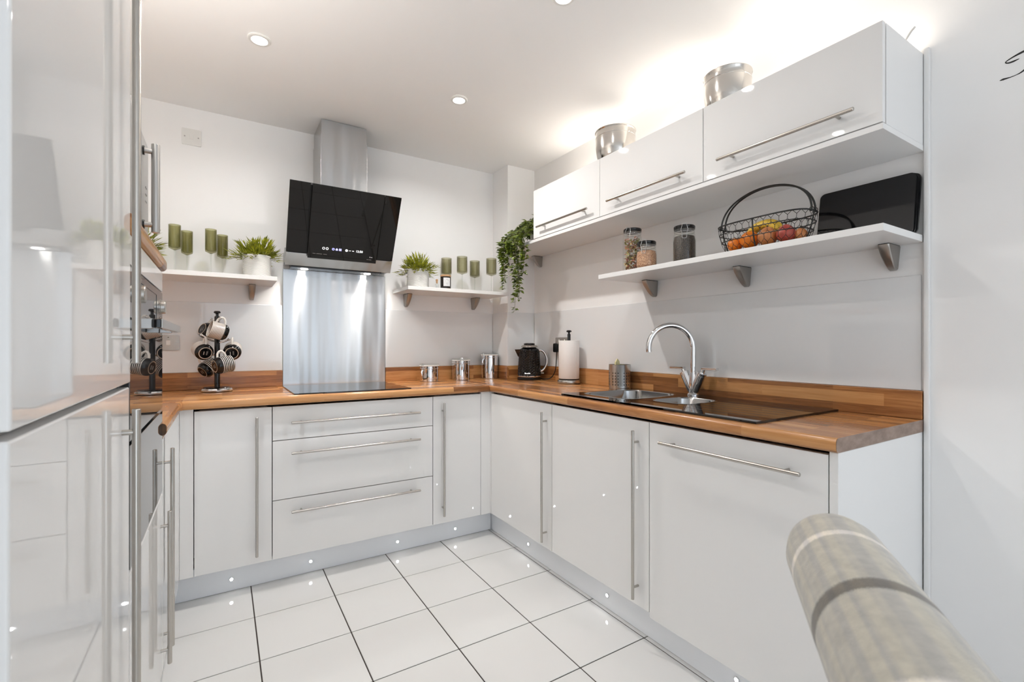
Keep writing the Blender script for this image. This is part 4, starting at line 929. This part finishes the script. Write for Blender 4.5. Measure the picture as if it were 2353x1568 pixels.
# ------------------------------------------------------------------ trailing plant on the board beside the cabinets
Q = Vector((1.775, 2.52, UB1 + .0006)); t = thing('trailing_plant', 'dark green trailing ivy-like plant hanging beside the wall cabinets', 'plant', Q)
part('pot', MB().lathe([(.050, 0), (.058, .003), (.066, .105), (.064, .107), (.060, .105), (.056, .09), (.02, .089)], 40, Q), 'ribbed_pot', t)
part('soil', MB().lathe([(.0555, .090), (.05, .094), (.02, .096)], 32, Q), 'soil', t)
rnd = random.Random(21); lf = MB(); sm = MB()
def vine(pts, dens, lsz):
    P = smooth(pts, 10); sm.tube(P, .0011, 5)
    for q in P:
        for _ in range(dens):
            if rnd.random() < .28: continue
            a = rnd.uniform(0, 2 * PI); d = Vector((math.cos(a), math.sin(a), rnd.uniform(-.7, .35)))
            if q.x + d.x * .04 > 1.60 and q.z < UB1 + .02: d.x = -abs(d.x)
            leaf(lf, q + d * .004, d, Vector((rnd.uniform(-.6, .6) - .5, rnd.uniform(-.6, .6) - .5, .8)), lsz * rnd.uniform(.7, 1.2), lsz * rnd.uniform(.45, .62), .12)
top = Q + Vector((0, 0, .10))
def hang(y, xo, zend, dens=3, lsz=.033, mid=.0):
    e = Vector((1.60 - xo, y, zend)); o_ = Vector((1.60 - xo - .005, y + mid, UB1 + .02))
    vine([top + Vector((rnd.uniform(-.02, .02), rnd.uniform(-.03, .03), 0)), top + Vector((-.06, (y - Q.y) * .4, rnd.uniform(.03, .07))), Vector((1.645 - xo * .5, y + mid, UB1 + rnd.uniform(.07, .11))), o_, o_.lerp(e, .35) + Vector((rnd.uniform(-.008, .008), rnd.uniform(-.015, .015), 0)), o_.lerp(e, .7) + Vector((rnd.uniform(-.008, .008), rnd.uniform(-.015, .015), 0)), e], dens, lsz)
for (y, xo, ze) in ((2.655, .015, 1.50), (2.625, .03, 1.56), (2.64, .02, 1.62), (2.60, .015, 1.65), (2.66, .035, 1.70)): hang(y, xo, ze)
for (y, xo, ze) in ((2.505, .03, 1.345), (2.47, .02, 1.42), (2.44, .03, 1.46), (2.49, .015, 1.53), (2.42, .02, 1.58), (2.46, .04, 1.50), (2.54, .02, 1.70), (2.56, .03, 1.72), (2.40, .025, 1.66)): hang(y, xo, ze)
for i in range(70):      # bushy crown
    a = rnd.uniform(0, 2 * PI); e = rnd.uniform(-.1, 1.2); ln = rnd.uniform(.07, .125); d = Vector((math.cos(a) * math.cos(e), math.sin(a) * math.cos(e), math.sin(e)))
    if d.x > 0: d.x *= .5
    p1 = top + d * ln * .6; p2 = top + d * ln + Vector((0, 0, -.02))
    for p in (p1, p2):
        p.y = min(max(p.y, 2.372), PY - .02); p.x = min(p.x, XR - .03)
    vine([top, p1, p2], 2, .034)
part('foliage', lf, 'leaf_dark', t, stuff=True, flat=True); part('vines', sm, 'pale_stem', t, stuff=True)

# ------------------------------------------------------------------ steel bowls on the wall cabinets
def steel_bowl(loc, r_, h, label):
    L = Vector(loc); c = thing('mixing_bowl', label, 'bowl', L, 'steel bowls on the wall cabinets')
    pr2 = [(r_ * .50, 0), (r_ * .66, .006)] + [(r_ * (.66 + .30 * math.sin(R(90) * k / 7)), .006 + (h * .62) * (1 - math.cos(R(90) * k / 7))) for k in range(1, 8)] + [(r_ * .965, h * .80), (r_ * .965, h - .008), (r_ * 1.0, h - .003), (r_ * 1.0, h), (r_ * .955, h - .002), (r_ * .93, h * .6), (r_ * .6, .01)]
    part('bowl', MB().lathe(pr2, 56, L, True, True), 'bowl_steel', c)
    part('seam', MB().lathe([(r_ * .968, h * .80), (r_ * .974, h * .805), (r_ * .968, h * .81)], 56, L, False, False), 'chrome', c)
steel_bowl((1.735, 1.785, CZT - .0015), .105, .170, 'deep steel mixing bowl on the middle wall cabinet')
steel_bowl((1.742, 1.155, CZT - .0015), .092, .158, 'steel mixing bowl on the wall cabinet at the open end')

# ------------------------------------------------------------------ storage jars
def jar(loc, r_, h, fill, label, ang):
    L = Vector(loc); c = thing('storage_jar', label, 'jar', L, 'clip-top glass storage jars')
    nk = h - .030
    part('glass', MB().lathe([(r_ * .82, 0), (r_ * .96, .004), (r_, .012), (r_, nk - .030), (r_ * .93, nk - .010), (r_ * .86, nk), (r_ * .86, nk + .006), (r_ * .91, nk + .008), (r_ * .91, nk + .013)], 48, L, True, False), 'clear_glass', c)
    part('seal', MB().lathe([(r_ * .89, nk + .0135), (r_ * .92, nk + .0145), (r_ * .92, nk + .0175), (r_ * .89, nk + .0185)], 40, L), 'black_plastic', c)
    part('lid', MB().lathe([(r_ * .90, nk + .0188), (r_ * .93, nk + .021), (r_ * .93, nk + .027), (r_ * .88, h), (r_ * .4, h + .001)], 40, L), 'black_plastic', c)
    d_ = Vector((math.cos(ang), math.sin(ang), 0)); s2 = Vector((-d_.y, d_.x, 0)); b = L + d_ * (r_ * .97); zz = lambda v: Vector((0, 0, v))
    pts = [b + s2 * .008 + zz(nk + .033), b + s2 * .010 + zz(nk + .022), b + s2 * .014 + d_ * .006 + zz(nk + .006), b + s2 * .010 + d_ * .004 + zz(nk - .006), b + s2 * .009 + d_ * .004 + zz(nk - .026), b + s2 * .006 + d_ * .004 + zz(nk - .030)]
    mir = [p - s2 * 2 * (p - b).dot(s2) for p in reversed(pts)]
    part('wire_clip', MB().tube(pts + mir, .0012, 8, closed=True), 'chrome', c)
    part('neck_wire', MB().tube([L + Vector((r_ * .89 * math.cos(2 * PI * k / 32), r_ * .89 * math.sin(2 * PI * k / 32), nk + .003)) for k in range(32)], .0011, 6, closed=True), 'chrome', c)
    top_ = nk - .004; ri = r_ * .945
    if fill == 'pasta':
        rn = random.Random(4); ms = {'pasta_green': MB(), 'pasta_red': MB(), 'pasta_cream': MB()}
        for i in range(210):
            z_ = .012 + (top_ - .03) * (i / 210); a = rn.uniform(0, 2 * PI); q = L + Vector((math.cos(a) * ri * rn.uniform(.5, .76), math.sin(a) * ri * rn.uniform(.5, .76), z_ + .004))
            u = Vector((rn.uniform(-1, 1), rn.uniform(-1, 1), rn.uniform(-1, 1))).normalized(); v = u.orthogonal().normalized(); w_ = u.cross(v)
            key = rn.choice(['pasta_green', 'pasta_red', 'pasta_cream', 'pasta_green', 'pasta_red']) if z_ > .03 else rn.choice(['pasta_cream', 'pasta_red'])
            fl = [q + (u * sx * .011 + v * sy * .009 + w_ * .0035 * (1 if sx * sy > 0 else -1)) for (sx, sy) in ((-1, -1), (-1, 1), (1, 1), (1, -1))]
            pin = [q + v * .002 + w_ * .003, q - v * .002 + w_ * .003]
            ms[key].add([fl[0], fl[1], pin[0], pin[1], fl[2], fl[3]], [(0, 1, 2, 3), (3, 2, 4, 5)])
        for k_, mb_ in ms.items(): part('bow_tie_pasta', mb_, k_, c, stuff=True, flat=True)
    else:
        part('contents', MB().lathe([(ri * .80, .003), (ri, .012), (ri, top_ - .032), (ri * .92, top_ - .012), (ri * .5, top_ - .006), (.004, top_ - .005)], 40, L), fill, c)
z = SZ1 + .0006
ja = lambda p: math.atan2(-p[1], -p[0])
p = (1.690, 1.622, z); jar(p, .046, .205, 'pasta', 'tall clip-top jar of coloured bow tie pasta', ja(p) - .45)
p = (1.675, 1.520, z); jar(p, .0465, .123, 'lentils', 'short clip-top jar of red lentils beside the pasta jar', ja(p) - .25)
p = (1.700, 1.330, z); jar(p, .0475, .158, 'black_rice', 'clip-top jar of black rice standing apart beside the fruit basket', ja(p) + .0)

# ------------------------------------------------------------------ wire basket with fruit
bx, by, bz = 1.722, .990, SZ1 + .0006
bk = thing('fruit_basket', 'black wire fruit basket with arched double handle', 'basket', (bx, by, bz))
L0, L1, W0, W1, HB = .142, .170, .060, .080, .105
def bpt(u, v):         # u in 0..1 round the oval, v height 0..1
    q = math.sin(v * PI / 2); l = L0 + (L1 - L0) * q; w_ = W0 + (W1 - W0) * q; a = 2 * PI * u; e_ = .62
    c_, s_ = math.cos(a), math.sin(a)
    return Vector((bx - w_ * math.copysign(abs(c_) ** e_, c_), by + l * math.copysign(abs(s_) ** e_, s_), bz + .003 + HB * v))
NU = 400
cum = [0.0]
for k in range(NU): cum.append(cum[-1] + (bpt((k + 1) / NU, .5) - bpt(k / NU, .5)).length)
def ulen(t_):          # equal arc length parameter
    t_ = (t_ % 1.0) * cum[-1]; lo = 0
    while lo < NU - 1 and cum[lo + 1] < t_: lo += 1
    return (lo + (t_ - cum[lo]) / max(cum[lo + 1] - cum[lo], 1e-9)) / NU
for (v, r_) in ((0, .0028), (.42, .0018), (.70, .0018), (1, .0028)): part('frame_ring', MB().tube([bpt(ulen(k / 48), v) for k in range(48)], r_, 8, closed=True), 'black_wire', bk)
for u in (0, .25, .5, .75): part('upright', MB().tube([bpt(u, v / 6) for v in range(7)], .0026, 8), 'black_wire', bk)
wm = MB(); NXc, NYc = 32, 4
for i in range(NXc):
    for j in range(NYc):
        u = (i + (.5 if j % 2 else 0)) / NXc; v = j / NYc; v1 = v + .12
        wm.tube([bpt(ulen(u), v), bpt(ulen(u), v1)], .0009, 4, caps=False)
        for du in (-.5 / NXc, .5 / NXc): wm.tube([bpt(ulen(u), v1), bpt(ulen(u + du), (j + 1) / NYc)], .0009, 4, caps=False)
part('wire_netting', wm, 'black_wire', bk)
part('floor_board', MB().box(bx - W0 + .012, bx + W0 - .012, by - L0 + .02, by + L0 - .02, bz + .001, bz + .007, .001, 1), 'basket_wood', bk)
for xo in (-.013, .013):
    part('handle', MB().tube([Vector((bx + xo * (1 - .6 * math.sin(PI * k / 28)), by + L1 * math.cos(PI * k / 28), bz + HB + .128 * math.sin(PI * k / 28) ** .85)) for k in range(29)], .0034, 10), 'black_wire', bk)
for yy_ in (-L1, L1):
    for xo in (-.013, .013):
        part('eyelet', MB().tube([Vector((bx + xo, by + yy_ + .007 * math.cos(2 * PI * k / 12), bz + HB + .006 + .007 * math.sin(2 * PI * k / 12))) for k in range(12)], .0013, 6, closed=True), 'black_wire', bk)
def fruit(name, loc, r_, m, label, cat, grp, sq=.95, tip=False):
    L = Vector(loc); o = thing(name, label, cat, L, grp)
    mb = MB().ball(L, r_, r_, r_ * sq, 24, 16)
    if tip:
        for v in mb.v:
            dz = (v.z - L.z) / r_
            if dz > .7: v.z += r_ * .5 * (dz - .7); 
    part('skin', mb, m, o); part('stem_end', MB().cyl(L + Vector((0, 0, r_ * sq * .97)), L + Vector((0, 0, r_ * sq * 1.04 + (.008 if tip else 0))), .003, 8), 'stem', o)
fz = bz + .0075
fruit('orange', (1.705, 1.098, fz + .029), .028, 'orange_peel', 'small orange at the jar end of the basket', 'orange', 'fruit in the basket')
fruit('orange', (1.702, 1.036, fz + .037), .034, 'orange_peel', 'large orange in the basket in front of the bananas', 'orange', 'fruit in the basket')
fruit('onion', (1.702, .968, fz + .035), .033, 'onion_skin', 'light brown onion in the middle of the basket', 'onion', 'fruit in the basket', .98, True)
fruit('onion', (1.704, .903, fz + .034), .031, 'red_onion', 'reddish onion in the basket', 'onion', 'fruit in the basket', .95, True)
fruit('onion', (1.730, .866, fz + .026), .022, 'onion_skin', 'light brown onion at the black board end of the basket', 'onion', 'fruit in the basket', .98, True)
fruit('onion', (1.760, .920, fz + .026), .024, 'red_onion', 'small reddish onion at the back of the basket', 'onion', 'fruit in the basket', .95, True)
for i, (dx, dz, lab_) in enumerate(((.0, .0, 'speckled yellow banana lying on the oranges nearest the shelf edge'), (.024, .008, 'speckled yellow banana lying behind the other banana'))):
    pts = []; rad = []
    for k in range(15):
        a = R(20 + 140 * k / 14); pts.append(Vector((1.746 + dx, 1.012 + .070 * math.cos(a), bz + .030 + dz + .072 * math.sin(a)))); rad.append(.0165 * (1 - abs(k / 7 - 1) ** 3.2 * .75))
    o = thing('banana', lab_, 'banana', (1.750 + dx, 1.012, bz + .05), 'bananas in the basket')
    part('peel', MB().tube(pts, rad, 7), 'banana_peel', o, angle=60); part('stalk', MB().tube([pts[-1], pts[-1] + Vector((0, -.006, -.012))], [.0045, .0055], 7), 'stem', o)

# ------------------------------------------------------------------ black boards leaning at the end of the shelf
for i, lab_ in enumerate(('front one of the black rounded boards leaning on the wall', 'middle one of the black rounded boards leaning on the wall', 'rear one of the black rounded boards leaning on the wall')):
    Mx = Matrix.Translation((1.856 + .0088 * i, 0, SZ1 + .0008)) @ Matrix.Rotation(R(9.5), 4, 'Y')
    single('black_board', MB().prism(rrect(.592 - .003 * i, .876 - .004 * i, 0.0, .205, .018), 0, .0072, 'X').xf(Mx), 'black_gloss', lab_, 'board', (1.86 + .009 * i, .73, SZ1), 'black boards on the long shelf')

# ------------------------------------------------------------------ script lettering on the right wall (runs out of the picture)
def stroke(pts, ws):
    P = smooth([(0, *p) for p in pts], 6); m = len(P); mb = MB()
    for i, p in enumerate(P):
        t_ = (P[min(i + 1, m - 1)] - P[max(i - 1, 0)]).normalized(); nn = Vector((0, -t_.z, t_.y)); f_ = i / (m - 1) * (len(ws) - 1); k = min(int(f_), len(ws) - 2); wv = ws[k] + (ws[k + 1] - ws[k]) * (f_ - k)
        for x_ in (XR - .0006, XR - .0002):
            mb.v += [Vector((x_, p.y, p.z)) + nn * wv * .9, Vector((x_, p.y, p.z)) - nn * wv * .9]
    for i in range(m - 1):
        a = i * 4; b = a + 4; mb.f += [(a, a + 1, b + 1, b), (a + 2, b + 2, b + 3, a + 3), (a, b, b + 2, a + 2), (a + 1, a + 3, b + 3, b + 1)]
    return mb
dec = stroke([(.3715, 1.9465), (.382, 1.9448), (.392, 1.9448), (.3985, 1.9480), (.397, 1.9520), (.385, 1.9570), (.372, 1.9605), (.355, 1.9635), (.33, 1.9625), (.30, 1.957), (.27, 1.958), (.25, 1.966)], [.0006, .0026, .0022, .0014, .0014, .0020, .0030, .0036, .003, .002, .0022, .001])
d2 = stroke([(.411, 1.9022), (.404, 1.9030), (.391, 1.9022), (.378, 1.9032), (.366, 1.9070), (.350, 1.920), (.338, 1.940), (.330, 1.9600)], [.0006, .0030, .0014, .0010, .0022, .0034, .0034, .002])
dec.add(d2.v, d2.f)
single('wall_lettering', dec, 'print_black', 'black script lettering stuck on the white wall beside the cabinets', 'lettering', (XR - .0004, .35, 1.93))

# ------------------------------------------------------------------ dining chair in the foreground (rolled top of its back in view)
PH = R(54.9); ca = Vector((math.sin(PH), math.cos(PH), 0)); cn = Vector((ca.y, -ca.x, 0))      # ca: along the back, cn: towards the seat
E0 = Vector((.6296, .2839, .8915)); CW = .46; mid = E0 - ca * CW / 2
Mc = Matrix(((ca.x, cn.x, 0, mid.x), (ca.y, cn.y, 0, mid.y), (0, 0, 1, 0), (0, 0, 0, 1)))   # local x along back, y towards seat
def tartan():
    m = mat('tartan', (.40, .38, .33), .9, spec=.2); nt = m.node_tree; L = nt.links.new
    tc = nd(nt, 'ShaderNodeTexCoord'); sp_ = nd(nt, 'ShaderNodeSeparateXYZ'); L(tc.outputs['Object'], sp_.inputs[0])
    n1 = nd(nt, 'ShaderNodeTexNoise'); n1.inputs['Scale'].default_value = 90; n1.inputs['Detail'].default_value = 5; L(tc.outputs['Object'], n1.inputs['Vector'])
    n2 = nd(nt, 'ShaderNodeTexNoise'); n2.inputs['Scale'].default_value = 700; n2.inputs['Detail'].default_value = 2; L(tc.outputs['Object'], n2.inputs['Vector'])
    wob = nd(nt, 'ShaderNodeMath', operation='MULTIPLY_ADD'); wob.inputs[1].default_value = .006; L(n2.outputs[0], wob.inputs[0]); L(sp_.outputs['X'], wob.inputs[2])
    cr = nd(nt, 'ShaderNodeValToRGB'); e = cr.color_ramp; e.interpolation = 'LINEAR'
    base = (.50, .485, .44, 1); lt = (.80, .76, .71, 1); dk = (.18, .165, .145, 1)
    # distance from the far end of the roll, 0..0.46 m
    mr = nd(nt, 'ShaderNodeMapRange'); mr.inputs['From Min'].default_value = CW / 2 + .003; mr.inputs['From Max'].default_value = -CW / 2 + .003; L(wob.outputs[0], mr.inputs['Value'])
    stops = [(0, base), (.087, base), (.089, lt), (.098, lt), (.100, base), (.196, base), (.200, dk), (.214, dk), (.218, base), (.325, base), (.330, lt), (.352, lt), (.357, base)]
    for i, (p_, c_) in enumerate(stops):
        el = e.elements[i] if i < 2 else e.elements.new(p_ / CW)
        el.position = p_ / CW; el.color = c_
    L(mr.outputs[0], cr.inputs[0])
    mx = nd(nt, 'ShaderNodeMix', data_type='RGBA', blend_type='MULTIPLY'); mx.inputs['Factor'].default_value = 1
    c2 = nd(nt, 'ShaderNodeValToRGB'); c2.color_ramp.elements[0].color = (.86, .86, .86, 1); c2.color_ramp.elements[1].color = (1.08, 1.07, 1.05, 1); c2.color_ramp.elements[0].position = .3; c2.color_ramp.elements[1].position = .7
    L(n1.outputs[0], c2.inputs[0]); L(cr.outputs[0], mx.inputs['A']); L(c2.outputs[0], mx.inputs['B'])
    # slow bands round the roll
    at = nd(nt, 'ShaderNodeMath', operation='ARCTAN2'); s1 = nd(nt, 'ShaderNodeMath', operation='SUBTRACT'); s1.inputs[1].default_value = .8915; L(sp_.outputs['Z'], s1.inputs[0])
    L(s1.outputs[0], at.inputs[0]); L(sp_.outputs['Y'], at.inputs[1])
    sn = nd(nt, 'ShaderNodeTexNoise'); sn.noise_dimensions = '1D'; sn.inputs['Scale'].default_value = 3.4; sn.inputs['Detail'].default_value = 1; L(at.outputs[0], sn.inputs['W'])
    c3 = nd(nt, 'ShaderNodeValToRGB'); c3.color_ramp.elements[0].color = (.90, .90, .92, 1); c3.color_ramp.elements[1].color = (1.10, 1.07, 1.0, 1); c3.color_ramp.elements[0].position = .42; c3.color_ramp.elements[1].position = .58; L(sn.outputs[0], c3.inputs[0])
    m2 = nd(nt, 'ShaderNodeMix', data_type='RGBA', blend_type='MULTIPLY'); m2.inputs['Factor'].default_value = 1; L(mx.outputs['Result'], m2.inputs['A']); L(c3.outputs[0], m2.inputs['B'])
    L(m2.outputs['Result'], bsdf(m).inputs['Base Color'])
    bp = nd(nt, 'ShaderNodeBump'); bp.inputs['Strength'].default_value = .35; bp.inputs['Distance'].default_value = .001; L(n2.outputs[0], bp.inputs['Height']); L(bp.outputs[0], bsdf(m).inputs['Normal'])
    bsdf(m).inputs['Sheen Weight'].default_value = .3
tartan()
mat('chair_leg', (.30, .19, .10), .4)
ch = bpy.data.objects.new('dining_chair', None); COL.objects.link(ch); ch.matrix_world = Mc; ch['label'] = 'grey tartan fabric dining chair with a rolled top back'; ch['category'] = 'chair'; ORG[ch.name] = Vector((0, 0, 0))
rb = .05; prf = []
prf += [(0.001, -CW / 2), (rb * .45, -CW / 2 + .002), (rb * .75, -CW / 2 + .010), (rb * .93, -CW / 2 + .025), (rb, -CW / 2 + .045), (rb, CW / 2 - .045), (rb * .93, CW / 2 - .025), (rb * .75, CW / 2 - .010), (rb * .45, CW / 2 - .002), (.001, CW / 2)]
part('back_roll', MB().lathe(prf, 48).xf(Matrix.Translation((0, 0, .8915)) @ Matrix.Rotation(R(90), 4, 'Y')), 'tartan', ch)
bk_poly = [(.048, .90), (.046, .86), (.058, .70), (.070, .47), (.010, .47), (.000, .70), (-.004, .86), (.01, .90)]
part('backrest', MB().prism(bk_poly, -CW / 2 + .008, CW / 2 - .008, 'X'), 'tartan', ch)
part('seat', MB().box(-CW / 2, CW / 2, .01, .47, .40, .50, .03, 3), 'tartan', ch)
for (x_, y_, tx, ty) in ((-.19, .05, -.19, -.02), (.19, .05, .19, -.02), (-.19, .43, -.19, .43), (.19, .43, .19, .43)):
    part('leg', MB().tube([(x_, y_, .405), (tx, ty, .001)], [.022, .015], 10), 'chair_leg', ch)
